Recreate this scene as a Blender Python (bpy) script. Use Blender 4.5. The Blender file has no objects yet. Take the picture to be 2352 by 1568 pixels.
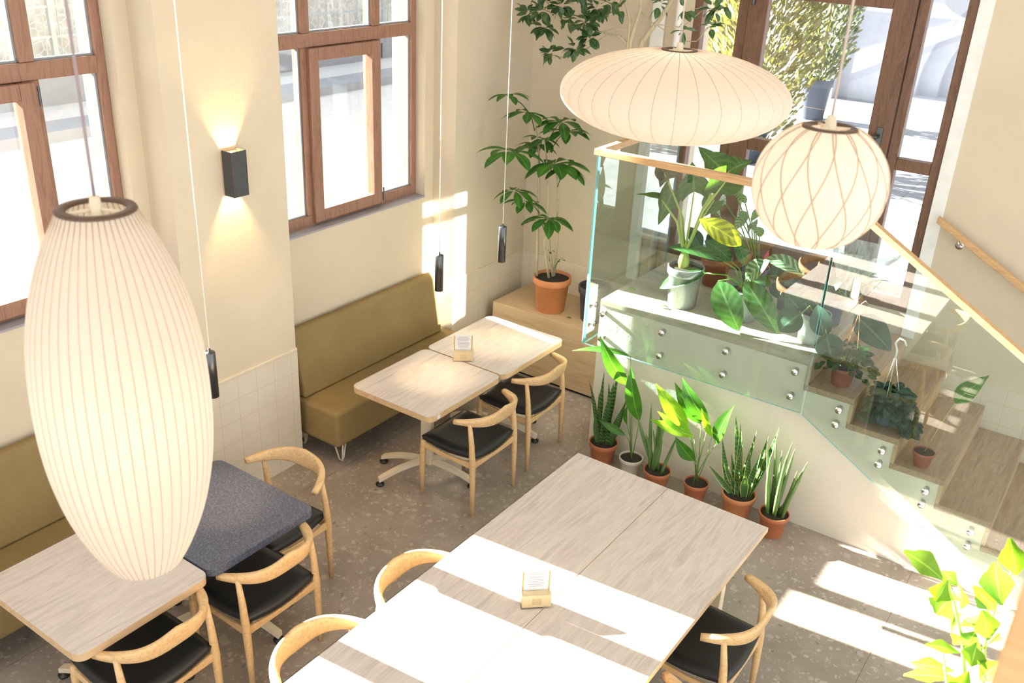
import bpy, bmesh, math, random
from mathutils import Vector, Matrix, Quaternion
V = Vector
PI = math.pi
random.seed(7)
S = bpy.context.scene
COL = S.collection

# ------------------------------------------------------------------ camera
CAMP = V((4.476, -6.73, 3.72))
R0 = Matrix(((0.81630904, 0.57591522, 0.0442856), (0.27593731, -0.32146238, -0.90582589), (-0.50744276, 0.75165391, -0.42132914)))  # world -> camera (x right, y down, z forward)
FPX = 2178.5
cd = bpy.data.cameras.new('camera'); cam = bpy.data.objects.new('camera', cd); COL.objects.link(cam)
m3 = Matrix((R0[0], -R0[1], -R0[2])).transposed()
cam.matrix_world = Matrix.Translation(CAMP) @ m3.to_4x4()
cd.sensor_width = 36; cd.lens = FPX / 2352 * 36; cd.clip_start = .05
cd.dof.use_dof = True; cd.dof.focus_distance = 5.2; cd.dof.aperture_fstop = 4.5
S.camera = cam
# ------------------------------------------------------------------ world, sun, exposure
W = bpy.data.worlds.new('world'); S.world = W; W.use_nodes = True
W.node_tree.nodes['Background'].inputs[0].default_value = (.90, .95, 1.0, 1)
W.node_tree.nodes['Background'].inputs[1].default_value = 1.45
SUND = V((1, .100, -.447)).normalized()
sd = bpy.data.lights.new('sun', 'SUN'); sd.energy = 62; sd.angle = math.radians(.6); sd.color = (1, .95, .86)
so = bpy.data.objects.new('sun', sd); COL.objects.link(so); so.rotation_euler = SUND.to_track_quat('-Z', 'Y').to_euler(); so.location = (-8, -3, 9)
# added area lights imitate sunlight off the glass return panel (two beams, split by the window rail)
for z0, z1 in ((.84, 2.02), (2.115, 2.21)):
    d_ = V((-1, .100, -.447)).normalized(); al = bpy.data.lights.new('added_reflection_lamp', 'AREA'); al.shape = 'RECTANGLE'
    al.size = .29; al.size_y = (z1 - z0) * .913; al.energy = 32 * al.size * al.size_y; al.spread = math.radians(1.6); al.color = (1, .95, .86)
    ao = bpy.data.objects.new('added_reflection_lamp', al); COL.objects.link(ao); ao.location = (1.385, -1.137, (z0 + z1) / 2); ao.rotation_euler = d_.to_track_quat('-Z', 'Y').to_euler()
vs = S.view_settings
vs.view_transform = 'Standard'; vs.look = 'None'; vs.exposure = .68; vs.gamma = 1; vs.use_curve_mapping = False

# ------------------------------------------------------------------ helpers
def ray(px, py):
    return (R0.transposed() @ V(((px - 1176) / FPX, (py - 784) / FPX, 1))).normalized()
def aty(px, py, y):
    w = ray(px, py); return CAMP + w * ((y - CAMP.y) / w.y)
def atx(px, py, x):
    w = ray(px, py); return CAMP + w * ((x - CAMP.x) / w.x)
def atz(px, py, z):
    w = ray(px, py); return CAMP + w * ((z - CAMP.z) / w.z)
def atd(px, py, d):
    return CAMP + ray(px, py) * d

class MB:
    def __init__(s): s.v = []; s.f = []; s.a = []; s.open = False
    def add(s, vs, fs, at=None):
        n = len(s.v); s.v += [tuple(p) for p in vs]; s.f += [tuple(i + n for i in f) for f in fs]
        s.a += at if at else [(.5, .5)] * len(vs)
        return s
    def box(s, x0, x1, y0, y1, z0, z1):
        vs = [(x, y, z) for z in (z0, z1) for y in (y0, y1) for x in (x0, x1)]
        return s.add(vs, [(0, 2, 3, 1), (4, 5, 7, 6), (0, 1, 5, 4), (2, 6, 7, 3), (0, 4, 6, 2), (1, 3, 7, 5)])
    def prism(s, poly, axis, a, b):
        """poly in the two other axes (order xyz minus axis), extruded from a to b"""
        def mk(p, h):
            q = list(p); q.insert(axis, h); return tuple(q)
        n = len(poly)
        vs = [mk(p, a) for p in poly] + [mk(p, b) for p in poly]
        return s.add(vs, [tuple(range(n))[::-1], tuple(range(n, 2 * n))] + [(i, (i + 1) % n, n + (i + 1) % n, n + i) for i in range(n)])
    def tube(s, pts, r, n=8, cap=True):
        pts = [V(p) for p in pts]; rr = r if isinstance(r, (list, tuple)) else [r] * len(pts)
        vs = []; fs = []; ref = None
        for i, p in enumerate(pts):
            t = (pts[min(i + 1, len(pts) - 1)] - pts[max(i - 1, 0)]).normalized()
            if ref is None:
                ref = t.orthogonal().normalized()
            ref = (ref - t * ref.dot(t)).normalized(); b = t.cross(ref)
            vs += [p + (ref * math.cos(2 * PI * k / n) + b * math.sin(2 * PI * k / n)) * rr[i] for k in range(n)]
        for i in range(len(pts) - 1):
            fs += [(i * n + k, i * n + (k + 1) % n, (i + 1) * n + (k + 1) % n, (i + 1) * n + k) for k in range(n)]
        if cap: fs += [tuple(range(n))[::-1], tuple(range((len(pts) - 1) * n, len(pts) * n))]
        return s.add(vs, fs)
    def lathe(s, prof, n=32, c=(0, 0, 0), fn=None, close=False):
        vs = []; m = len(prof)
        for k in range(n):
            a = 2 * PI * k / n
            for j, (r, z) in enumerate(prof):
                q = r * (fn(a, j, r, z) if fn else 1)
                vs.append((c[0] + q * math.cos(a), c[1] + q * math.sin(a), c[2] + z))
        fs = [(k * m + j, ((k + 1) % n) * m + j, ((k + 1) % n) * m + j + 1, k * m + j + 1) for k in range(n) for j in range(m - 1)]
        if close:
            fs += [tuple(k * m for k in range(n))[::-1], tuple(k * m + m - 1 for k in range(n))]
        return s.add(vs, fs)
    def leaf(s, B, T, N, w, prof='ovate', bend=.12, fold=.15, rows=8, curl=0):
        B = V(B); T = V(T); L = (T - B).length
        d = (T - B).normalized(); N = V(N); N = (N - d * N.dot(d))
        N = d.orthogonal() if N.length < 1e-4 else N
        N.normalize(); sd_ = d.cross(N)
        s.open = True; vs = []; at = []; cols = (-1, -.5, 0, .5, 1)
        for i in range(rows + 1):
            t = i / rows; ww = PROF[prof](t) * w / 2
            p = B + (T - B) * t + N * (bend * L * 4 * t * (1 - t) - curl * L * t * t)
            for cc in cols:
                back = -.30 * L * abs(cc) ** 1.6 * max(0, 1 - t / .42) ** 1.5 if prof == 'heart' else 0
                vs.append(p + sd_ * ww * cc + N * fold * ww * abs(cc) + d * back)
                at.append((abs(cc), t))
        n = 5; fs = [(i * n + k, i * n + k + 1, (i + 1) * n + k + 1, (i + 1) * n + k) for i in range(rows) for k in range(n - 1)]
        return s.add(vs, fs, at)
    def build(s, name, mat, parent=None, smooth=False, bevel=0, seg=2, subd=0):
        me = bpy.data.meshes.new(name); me.from_pydata(s.v, [], s.f); me.update()
        at = me.attributes.new('uvl', 'FLOAT_VECTOR', 'POINT')
        at.data.foreach_set('vector', [c for a in s.a for c in (a[0], a[1], 0)])
        o = bpy.data.objects.new(name, me); COL.objects.link(o)
        me.materials.append(mat)
        if not s.open:
            bm = bmesh.new(); bm.from_mesh(me); bmesh.ops.recalc_face_normals(bm, faces=bm.faces); bm.to_mesh(me); bm.free()
        if smooth:
            for p in me.polygons: p.use_smooth = True
        if bevel:
            b = o.modifiers.new('b', 'BEVEL'); b.width = bevel; b.segments = seg; b.limit_method = 'ANGLE'; b.angle_limit = math.radians(40)
            for p in me.polygons: p.use_smooth = True
            w_ = o.modifiers.new('w', 'WEIGHTED_NORMAL')
        if subd:
            q = o.modifiers.new('s', 'SUBSURF'); q.levels = q.render_levels = subd
        if parent: o.parent = parent
        return o
PROF = {
    'ovate': lambda t: max(.03, math.sin(PI * min(1, t ** .85)) ** .75),
    'lance': lambda t: max(.03, math.sin(PI * t ** .8) ** 1.0),
    'obov': lambda t: max(.05, math.sin(PI * t ** 1.35) ** .75),
    'sword': lambda t: max(.02, (.62 + .38 * math.sin(PI * min(1, t * 1.3))) * (1 if t < .6 else (1 - ((t - .6) / .4) ** 1.7))),
    'heart': lambda t: max(.02, (1 - t ** 2.2) ** .9 * (.66 + .40 * math.sin(PI * min(1, t * 1.5 + .12)))),
    'palm': lambda t: max(.03, (.10 + 1.0 * (t / .5) ** 1.1) if t < .5 else (1.1 - .95 * (t - .5) / .5) + .16 * ((int(t * 28)) % 2)),
    'fish': lambda t: max(.04, (.12 + .95 * t ** 1.2) if t < .8 else (1.0 - (t - .8) * 2.6 + .14 * ((int(t * 40)) % 2))),
}
def props(o, label=None, cat=None, group=None, kind=None):
    if label: o['label'] = label
    if cat: o['category'] = cat
    if group: o['group'] = group
    if kind: o['kind'] = kind
    return o
def thing(name, label, cat, loc=(0, 0, 0), rz=0, group=None):
    o = bpy.data.objects.new(name, None); COL.objects.link(o); o.location = loc; o.rotation_euler = (0, 0, rz); o.empty_display_size = .1
    return props(o, label, cat, group)
def struct(o): o['kind'] = 'structure'; return o
def dup(root, loc, rz, label, group=None):
    r = root.copy(); COL.objects.link(r); r.location = loc; r.rotation_euler = (0, 0, rz); r['label'] = label
    if group: r['group'] = group
    for ch in list(root.children):
        c = ch.copy(); COL.objects.link(c); c.parent = r
        for g in list(ch.children):
            d = g.copy(); COL.objects.link(d); d.parent = c
    return r

# ------------------------------------------------------------------ materials
class NT:
    def __init__(s, name):
        s.m = bpy.data.materials.new(name); s.m.use_nodes = True; s.t = s.m.node_tree; s.n = s.t.nodes; s.b = s.n['Principled BSDF']; s.out = s.n['Material Output']
    def new(s, ty, **kw):
        x = s.n.new(ty)
        for k, v in kw.items(): setattr(x, k, v)
        return x
    def l(s, a, b): s.t.links.new(a, b)
    def coord(s, scale=(1, 1, 1), which='Object'):
        tc = s.new('ShaderNodeTexCoord'); mp = s.new('ShaderNodeMapping'); mp.inputs['Scale'].default_value = scale
        s.l(tc.outputs[which], mp.inputs[0]); return mp.outputs[0]
    def noise(s, co, scale, detail=4, rough=.55, dist=0):
        x = s.new('ShaderNodeTexNoise'); x.inputs['Scale'].default_value = scale; x.inputs['Detail'].default_value = detail; x.inputs['Roughness'].default_value = rough; x.inputs['Distortion'].default_value = dist
        s.l(co, x.inputs['Vector']); return x.outputs['Fac']
    def ramp(s, fac, stops):
        r = s.new('ShaderNodeValToRGB'); e = r.color_ramp.elements
        while len(e) < len(stops): e.new(.5)
        for i, (p, c) in enumerate(stops): e[i].position = p; e[i].color = (*c, 1)
        s.l(fac, r.inputs[0]); return r.outputs[0]
    def mix(s, fac, a, b, mode='MIX'):
        x = s.new('ShaderNodeMix', data_type='RGBA', blend_type=mode)
        for v, i in ((fac, 0), (a, 6), (b, 7)):
            if isinstance(v, (int, float)): x.inputs[i].default_value = v
            elif isinstance(v, tuple): x.inputs[i].default_value = (*v, 1)
            else: s.l(v, x.inputs[i])
        return x.outputs[2]
    def math(s, op, a, b=0):
        x = s.new('ShaderNodeMath', operation=op)
        for i, v in enumerate((a, b)):
            if isinstance(v, (int, float)): x.inputs[i].default_value = v
            else: s.l(v, x.inputs[i])
        return x.outputs[0]
    def bump(s, h, st, dist=.01):
        b = s.new('ShaderNodeBump'); b.inputs['Strength'].default_value = st; b.inputs['Distance'].default_value = dist
        s.l(h, b.inputs['Height']); s.l(b.outputs[0], s.b.inputs['Normal'])
    def set(s, col=None, rough=.5, metal=0, spec=None):
        if isinstance(col, tuple): s.b.inputs['Base Color'].default_value = (*col, 1)
        elif col is not None: s.l(col, s.b.inputs['Base Color'])
        s.b.inputs['Roughness'].default_value = rough; s.b.inputs['Metallic'].default_value = metal
        if spec is not None: s.b.inputs['Specular IOR Level'].default_value = spec
        return s.m
def plain(name, col, rough=.5, metal=0, var=.06, spec=None):
    t = NT(name); n = t.noise(t.coord(), 9); c1 = tuple(max(0, x * (1 - var)) for x in col); c2 = tuple(min(1, x * (1 + var)) for x in col)
    return t.set(t.ramp(n, [(.3, c1), (.7, c2)]), rough, metal, spec)
def mk_plaster(name, c, big=.5, fine=.35):
    t = NT(name); co = t.coord(); n1 = t.noise(co, 1.6, 5); n2 = t.noise(co, 38, 6, .6)
    t.bump(t.math('ADD', t.math('MULTIPLY', t.noise(co, 14, 5, .6, .4), big), t.math('MULTIPLY', n2, fine)), .55, .006)
    return t.set(t.ramp(n1, [(.3, tuple(x * .93 for x in c)), (.7, tuple(min(1, x * 1.04) for x in c))]), .85, 0, .2)
def mk_wood(name, c1, c2, axis='Y', sc=1.0, rough=.45, knots=True):
    t = NT(name); k = {'X': (.9, 9, 9), 'Y': (9, .9, 9), 'Z': (9, 9, .9)}[axis]
    co = t.coord(tuple(x * sc for x in k)); d = t.noise(co, 1.1, 6, .62, 1.6); f = t.noise(co, 9, 4, .7)
    g = t.mix(.35, t.ramp(d, [(.32, c1), (.5, c2), (.62, tuple(x * .92 for x in c1)), (.72, c2)]), t.ramp(f, [(.35, tuple(x * .82 for x in c1)), (.65, c2)]))
    t.bump(f, .08, .002)
    return t.set(g, rough, 0, .35)
def mk_leaf(name, dark, light, stripe=None, trans=.35, rough=.33, rib=.55, edge=None):
    t = NT(name); a = t.new('ShaderNodeAttribute', attribute_name='uvl'); sp = t.new('ShaderNodeSeparateXYZ'); t.l(a.outputs['Vector'], sp.inputs[0])
    u, tt = sp.outputs[0], sp.outputs[1]
    c = t.ramp(t.noise(t.coord(), 11), [(.3, dark), (.72, light)])
    if stripe:
        w = t.math('SINE', t.math('ADD', t.math('MULTIPLY', tt, stripe[1]), t.math('ADD', t.math('MULTIPLY', u, -stripe[2]), t.math('MULTIPLY', t.noise(t.coord(), 22), 5))))
        c = t.mix(t.math('MULTIPLY', t.math('GREATER_THAN', w, .15), stripe[3]), c, stripe[0])
    if edge: c = t.mix(t.math('GREATER_THAN', u, .84), c, edge)
    c = t.mix(t.math('MULTIPLY', t.math('LESS_THAN', u, .07), rib), c, tuple(min(1, x * 1.6 + .06) for x in light))
    t.set(c, rough, 0, .5)
    tr = t.new('ShaderNodeBsdfTranslucent'); t.l(t.mix(1, c, (1.6, 1.7, .55), 'MULTIPLY'), tr.inputs[0])
    mx = t.new('ShaderNodeMixShader'); mx.inputs[0].default_value = trans
    t.l(t.b.outputs[0], mx.inputs[1]); t.l(tr.outputs[0], mx.inputs[2]); t.l(mx.outputs[0], t.out.inputs[0])
    return t.m
def mk_glass(name, tint, gain=2.0):
    t = NT(name); t.n.remove(t.b)
    tr = t.new('ShaderNodeBsdfTransparent'); tr.inputs[0].default_value = (*tint, 1)
    gl = t.new('ShaderNodeBsdfGlossy'); gl.inputs['Roughness'].default_value = 0; gl.inputs[0].default_value = (1, 1, 1, 1)
    fr = t.new('ShaderNodeFresnel'); fr.inputs[0].default_value = 1.5; ge = t.new('ShaderNodeNewGeometry')
    fac = t.math('MINIMUM', t.math('MULTIPLY', t.math('MULTIPLY', fr.outputs[0], gain), t.math('SUBTRACT', 1, ge.outputs['Backfacing'])), 1)
    mx = t.new('ShaderNodeMixShader'); t.l(fac, mx.inputs[0]); t.l(tr.outputs[0], mx.inputs[1]); t.l(gl.outputs[0], mx.inputs[2]); t.l(mx.outputs[0], t.out.inputs[0])
    return t.m
M = {}
M['plaster'] = mk_plaster('plaster', (.64, .545, .405))
M['plaster_stair'] = mk_plaster('plaster_stair', (.72, .655, .54), .6, .9)
M['sill_grey'] = plain('sill_grey', (.33, .31, .33), .5)
M['white_paint'] = plain('white_paint', (.82, .80, .75), .6)
def mk_tile():
    t = NT('tile'); ge = t.new('ShaderNodeNewGeometry'); sp = t.new('ShaderNodeSeparateXYZ'); t.l(ge.outputs['Position'], sp.inputs[0])
    sn = t.new('ShaderNodeSeparateXYZ'); t.l(ge.outputs['True Normal'], sn.inputs[0])
    isx = t.math('GREATER_THAN', t.math('ABSOLUTE', sn.outputs[0]), .5)
    u = t.math('ADD', t.math('MULTIPLY', sp.outputs[1], isx), t.math('MULTIPLY', sp.outputs[0], t.math('SUBTRACT', 1, isx)))
    fx = t.math('ABSOLUTE', t.math('SUBTRACT', t.math('FRACT', t.math('ADD', t.math('DIVIDE', u, .152), 50.35)), .5))
    fz = t.math('ABSOLUTE', t.math('SUBTRACT', t.math('FRACT', t.math('ADD', t.math('DIVIDE', sp.outputs[2], .152), .28)), .5))
    g = t.math('GREATER_THAN', t.math('MAXIMUM', fx, fz), .487)
    t.bump(t.math('SUBTRACT', 1, g), .3, .002)
    return t.set(t.mix(g, t.ramp(t.noise(t.coord(), 3), [(.3, (.66, .575, .45)), (.7, (.72, .635, .51))]), (.60, .49, .34)), .22, 0, .5)
M['tile'] = mk_tile()
def mk_floor():
    t = NT('terrazzo'); co = t.coord()
    base = t.ramp(t.noise(co, 2.2, 6), [(.3, (.25, .205, .165)), (.7, (.37, .315, .265))])
    for sc, th, c in ((24, .20, (.55, .48, .41)), (42, .21, (.47, .40, .34)), (11, .155, (.46, .41, .36)), (15, .10, (.12, .105, .10))):
        v = t.new('ShaderNodeTexVoronoi'); v.inputs['Scale'].default_value = sc
        dn = t.new('ShaderNodeTexNoise'); dn.inputs['Scale'].default_value = sc * 1.4; t.l(co, dn.inputs['Vector'])
        ad = t.new('ShaderNodeMix', data_type='VECTOR'); ad.inputs[0].default_value = .055; t.l(co, ad.inputs[4]); t.l(dn.outputs['Color'], ad.inputs[5]); t.l(ad.outputs[1], v.inputs['Vector'])
        wn = t.new('ShaderNodeTexWhiteNoise'); t.l(v.outputs['Color'], wn.inputs['Vector'])
        thn = t.math('MULTIPLY', t.math('GREATER_THAN', wn.outputs['Value'], .45), t.math('LESS_THAN', v.outputs['Distance'], t.math('MULTIPLY', wn.outputs['Value'], th * 1.8)))
        base = t.mix(t.math('MULTIPLY', thn, .55), base, c)
    sp = t.new('ShaderNodeSeparateXYZ'); t.l(co, sp.inputs[0])
    j1 = t.math('LESS_THAN', t.math('FRACT', t.math('DIVIDE', t.math('ADD', sp.outputs[0], 20.1), 1.2)), .004)
    base = t.mix(t.math('MULTIPLY', j1, .6), base, (.08, .07, .06))
    return t.set(base, .34, 0, .5)
M['floor'] = mk_floor()
M['table_oak'] = mk_wood('table_oak', (.52, .45, .395), (.65, .575, .51), 'Y', 1, .38)
M['table_edge'] = mk_wood('table_edge', (.55, .36, .18), (.66, .46, .26), 'Y', 1, .45)
M['ash'] = mk_wood('ash', (.62, .38, .165), (.76, .52, .27), 'Y', 2.2, .38)
M['rail_oak'] = mk_wood('rail_oak', (.52, .30, .13), (.66, .42, .21), 'X', 1.6, .45)
M['stair_oak'] = mk_wood('stair_oak', (.33, .215, .13), (.47, .33, .215), 'Y', 1, .4)
M['stair_edge'] = mk_wood('stair_edge', (.50, .34, .19), (.60, .43, .26), 'Y', 1, .45)
M['landing'] = mk_wood('landing', (.43, .37, .28), (.53, .46, .36), 'X', 1, .45)
M['platform_oak'] = mk_wood('platform_oak', (.53, .37, .215), (.62, .455, .28), 'X', .9, .45)
M['frame_wood'] = mk_wood('frame_wood', (.25, .125, .078), (.35, .195, .13), 'Z', 2, .42)
M['door_wood'] = mk_wood('door_wood', (.125, .062, .034), (.205, .108, .064), 'Z', 2, .42)
M['leather'] = plain('leather', (.012, .013, .014), .42, 0, .15)
M['cream_metal'] = plain('cream_metal', (.72, .62, .45), .45)
M['black_plastic'] = plain('black_plastic', (.015, .015, .016), .4)
def mk_slate():
    t = NT('slate_laminate'); co = t.coord()
    return t.set(t.ramp(t.noise(co, 95, 5, .75), [(.3, (.035, .04, .058)), (.52, (.095, .105, .145)), (.72, (.21, .225, .28))]), .42, 0, .5)
M['slate'] = mk_slate()
def mk_fabric():
    t = NT('olive_fabric'); co = t.coord(); n = t.noise(co, 260, 3, .8)
    t.bump(n, .35, .002)
    return t.set(t.mix(.5, t.ramp(n, [(.3, (.21, .148, .06)), (.7, (.355, .255, .118))]), t.ramp(t.noise(co, 5), [(.3, (.245, .172, .07)), (.7, (.31, .22, .097))])), .95, 0, .1)
M['fabric'] = mk_fabric()
M['chrome'] = plain('chrome', (.80, .80, .82), .12, 1)
M['gunmetal'] = plain('gunmetal', (.12, .12, .125), .32, .85)
M['sconce_black'] = plain('sconce_black', (.05, .05, .052), .45)
M['sconce_in'] = plain('sconce_in', (.85, .62, .30), .35, .6)
M['cord_white'] = plain('cord_white', (.80, .78, .74), .6)
M['cord_beige'] = plain('cord_beige', (.52, .44, .37), .6)
M['cord_dark'] = plain('cord_dark', (.30, .25, .27), .6)
M['terracotta'] = plain('terracotta', (.46, .15, .062), .55)
M['terracotta_light'] = plain('terracotta_light', (.62, .24, .095), .6)
M['terracotta_dark'] = plain('terracotta_dark', (.33, .10, .045), .5)
M['cream_pot'] = plain('cream_pot', (.66, .60, .48), .4)
M['charcoal_pot'] = plain('charcoal_pot', (.055, .06, .072), .5)
M['grey_pot'] = plain('grey_pot', (.30, .33, .335), .3)
M['silver_pot'] = plain('silver_pot', (.34, .35, .35), .22, .35)
M['yard_pot'] = plain('yard_pot', (.06, .075, .105), .55)
M['slate_pot'] = plain('slate_pot', (.15, .19, .25), .55)
def mk_soil():
    t = NT('soil'); co = t.coord(); n = t.noise(co, 110, 4, .8); t.bump(n, 1, .01)
    return t.set(t.ramp(n, [(.35, (.012, .009, .007)), (.58, (.05, .035, .024)), (.72, (.22, .18, .14))]), .9)
M['soil'] = mk_soil()
M['bark'] = mk_wood('bark', (.23, .17, .09), (.42, .34, .20), 'Z', 4, .8)
M['pale_bark'] = mk_wood('pale_bark', (.36, .30, .17), (.58, .51, .34), 'Z', 5, .8)
M['green_stem'] = plain('green_stem', (.16, .30, .055), .45)
M['yellow_stem'] = plain('yellow_stem', (.42, .50, .10), .4)
M['leaf_green'] = mk_leaf('leaf_green', (.022, .085, .014), (.06, .19, .03))
M['leaf_deep'] = mk_leaf('leaf_deep', (.010, .045, .012), (.03, .10, .022), trans=.25)
M['leaf_ficus'] = mk_leaf('leaf_ficus', (.03, .08, .03), (.11, .19, .085), trans=.3, rough=.22)
M['leaf_blue'] = mk_leaf('leaf_blue', (.022, .062, .042), (.05, .115, .07), trans=.25)
M['leaf_bright'] = mk_leaf('leaf_bright', (.16, .36, .012), (.30, .52, .03), trans=.5)
M['leaf_palm'] = mk_leaf('leaf_palm', (.10, .22, .012), (.20, .34, .03), trans=.42)
M['leaf_cast'] = mk_leaf('leaf_cast', (.03, .115, .014), (.075, .22, .025), ((.09, .26, .04), 0, 30, .3), trans=.4)
M['leaf_snake'] = mk_leaf('leaf_snake', (.02, .07, .018), (.05, .13, .03), ((.19, .30, .10), 110, 2, .55), trans=.12, rib=0)
M['leaf_snake_edge'] = mk_leaf('leaf_snake_edge', (.025, .09, .025), (.06, .17, .045), ((.20, .34, .12), 100, 2, .4), trans=.15, rib=0, edge=(.55, .56, .22))
M['leaf_cyl'] = mk_leaf('leaf_cyl', (.07, .15, .035), (.13, .24, .06), ((.20, .33, .11), 36, 1, .4), trans=.1, rib=0)
M['leaf_alocasia'] = mk_leaf('leaf_alocasia', (.035, .085, .02), (.075, .14, .035), ((.12, .19, .06), 30, -9, .35), trans=.35)
M['leaf_philo'] = mk_leaf('leaf_philo', (.025, .085, .022), (.07, .16, .04), ((.10, .20, .07), 40, -9, .45), trans=.3, rough=.25)
M['leaf_yellow'] = mk_leaf('leaf_yellow', (.50, .46, .01), (.62, .56, .02), ((.10, .14, .02), 34, -9, .6), trans=.55)
M['leaf_calathea'] = mk_leaf('leaf_calathea', (.045, .13, .05), (.10, .21, .09), ((.42, .52, .33), 38, -8, .7), trans=.3)
M['leaf_red'] = plain('leaf_red', (.62, .02, .03), .3)
M['leaf_maroon'] = plain('leaf_maroon', (.14, .025, .025), .3)
M['leaf_brown'] = mk_leaf('leaf_brown', (.10, .085, .05), (.19, .155, .095), trans=.3)
M['cypress'] = mk_leaf('cypress', (.10, .105, .05), (.28, .245, .13), trans=.18, rough=.6, rib=0)
M['cypress_green'] = mk_leaf('cypress_green', (.06, .085, .045), (.16, .175, .09), trans=.18, rough=.6, rib=0)
M['glass'] = mk_glass('glass', (.905, .965, .945), 3.1)
M['glass_edge'] = mk_glass('glass_edge_panel', (.95, .975, .965), 1.8)
M['window_glass'] = mk_glass('window_glass', (.97, .985, .985), 1.6)
def mk_edge():
    t = NT('glass_edge_tint'); t.set((.30, .62, .68), .12, 0, .6)
    tr = t.new('ShaderNodeBsdfTransparent'); tr.inputs[0].default_value = (.55, .85, .85, 1)
    mx = t.new('ShaderNodeMixShader'); mx.inputs[0].default_value = .45; t.l(t.b.outputs[0], mx.inputs[1]); t.l(tr.outputs[0], mx.inputs[2]); t.l(mx.outputs[0], t.out.inputs[0]); return t.m
M['edge'] = mk_edge()
def mk_shade(name, col, emi):
    t = NT(name); t.set(col, .6, 0, .2)
    tr = t.new('ShaderNodeBsdfTranslucent'); tr.inputs[0].default_value = (*col, 1)
    mx = t.new('ShaderNodeMixShader'); mx.inputs[0].default_value = .5
    t.l(t.b.outputs[0], mx.inputs[1]); t.l(tr.outputs[0], mx.inputs[2]); t.l(mx.outputs[0], t.out.inputs[0])
    t.b.inputs['Emission Color'].default_value = (1, .80, .58, 1); t.b.inputs['Emission Strength'].default_value = emi
    return t.m
M['shade'] = mk_shade('lamp_shade', (.78, .70, .605), .02)
M['rib'] = plain('rib', (.50, .36, .23), .6)
M['rim_brown'] = plain('rim_brown', (.10, .05, .028), .5)
M['paper'] = plain('paper', (.72, .70, .68), .7)
M['kraft'] = plain('kraft', (.66, .49, .26), .6)
M['ink'] = plain('ink', (.30, .25, .24), .7)
M['ink_kraft'] = plain('ink_kraft', (.42, .30, .15), .7)
M['card_orange'] = plain('card_orange', (.55, .28, .10), .7)
M['card_green'] = plain('card_green', (.30, .42, .10), .7)
t_ = NT('cellophane'); t_.set((.9, .9, .9), .15, 0, .8); tr_ = t_.new('ShaderNodeBsdfTransparent'); mx_ = t_.new('ShaderNodeMixShader'); t_.l(t_.math('MULTIPLY', t_.noise(t_.coord((6, 6, 1.5)), 6, 3), .95), mx_.inputs[0]); t_.l(tr_.outputs[0], mx_.inputs[1]); t_.l(t_.b.outputs[0], mx_.inputs[2]); t_.l(mx_.outputs[0], t_.out.inputs[0])
M['cellophane'] = t_.m
M['acrylic'] = mk_glass('acrylic', (.96, .97, .97), 1.8)
M['hook_white'] = plain('hook_white', (.80, .78, .70), .4)

# ------------------------------------------------------------------ the room
WT, WB = 4.4, 1.56                # window head and sill
REC = [(-7.85, -6.13), (-5.29, -3.57), (-2.73, -1.01)]   # bays between the piers
OPEN = [(a + .10, b - .10) for a, b in REC]
HC = 5.3
struct(MB().box(-.52, 7.5, -9.2, .4, -.12, 0).build('floor', M['floor']))
mb = MB(); y = -9.2
for a, b in OPEN:
    mb.box(-.55, -.22, y, a, 0, HC); mb.box(-.55, -.22, a, b, 0, WB); mb.box(-.55, -.22, a, b, WT, HC); y = b
mb.box(-.55, -.22, y, 0, 0, HC)
y = -9.2
for a, b in REC + [(0, 0)]:
    mb.box(-.22, 0, y, a, 0, HC); y = b
wl = struct(mb.build('wall_left', M['plaster']))
mb = MB()
DX0, DX1, DZ0, DZ1 = 1.39, 3.29, 1.19, 4.2
mb.box(-.55, DX0, 0, .32, 0, HC); mb.box(DX1, 7.5, 0, .32, 0, HC); mb.box(DX0, DX1, 0, .32, 0, DZ0); mb.box(DX0, DX1, 0, .32, DZ1, HC)
wb = struct(mb.build('wall_back', M['plaster']))
struct(MB().box(-.55, 7.5, -9.2, .32, HC, HC + .1).build('ceiling', M['white_paint']))
# tiled wainscot, plain plinth strip
mb = MB(); TZ = .885; e = .012
y = -9.2
for a, b in REC + [(-.001, -.001)]:
    mb.box(0, e, y, a, 0, TZ)
    if a < -.5: mb.box(-.22, 0, a, a + e, 0, TZ)
    y = b
    if b < -.5: mb.box(-.22, e, b - e, b, 0, TZ)
mb.box(e, 1.39, -e, 0, 0, TZ); mb.box(3.3, 7.5, -e, 0, 0, .835)
struct(mb.build('trim_1', M['tile']))
struct(MB().box(1.06, 1.175, -.03, 0, TZ, HC).build('trim_2', M['white_paint'], bevel=.02))
struct(MB().box(3.29, 3.375, -.012, 0, 1.02, HC).build('trim_3', M['white_paint']))
p = MB().tube([(1.30, -.05, .6), (1.30, -.05, HC)], .028, 12).build('heating_pipe', M['white_paint'], None, True)
props(p, 'thin white vertical pipe running up the wall beside the glazed door', 'pipe')

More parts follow.
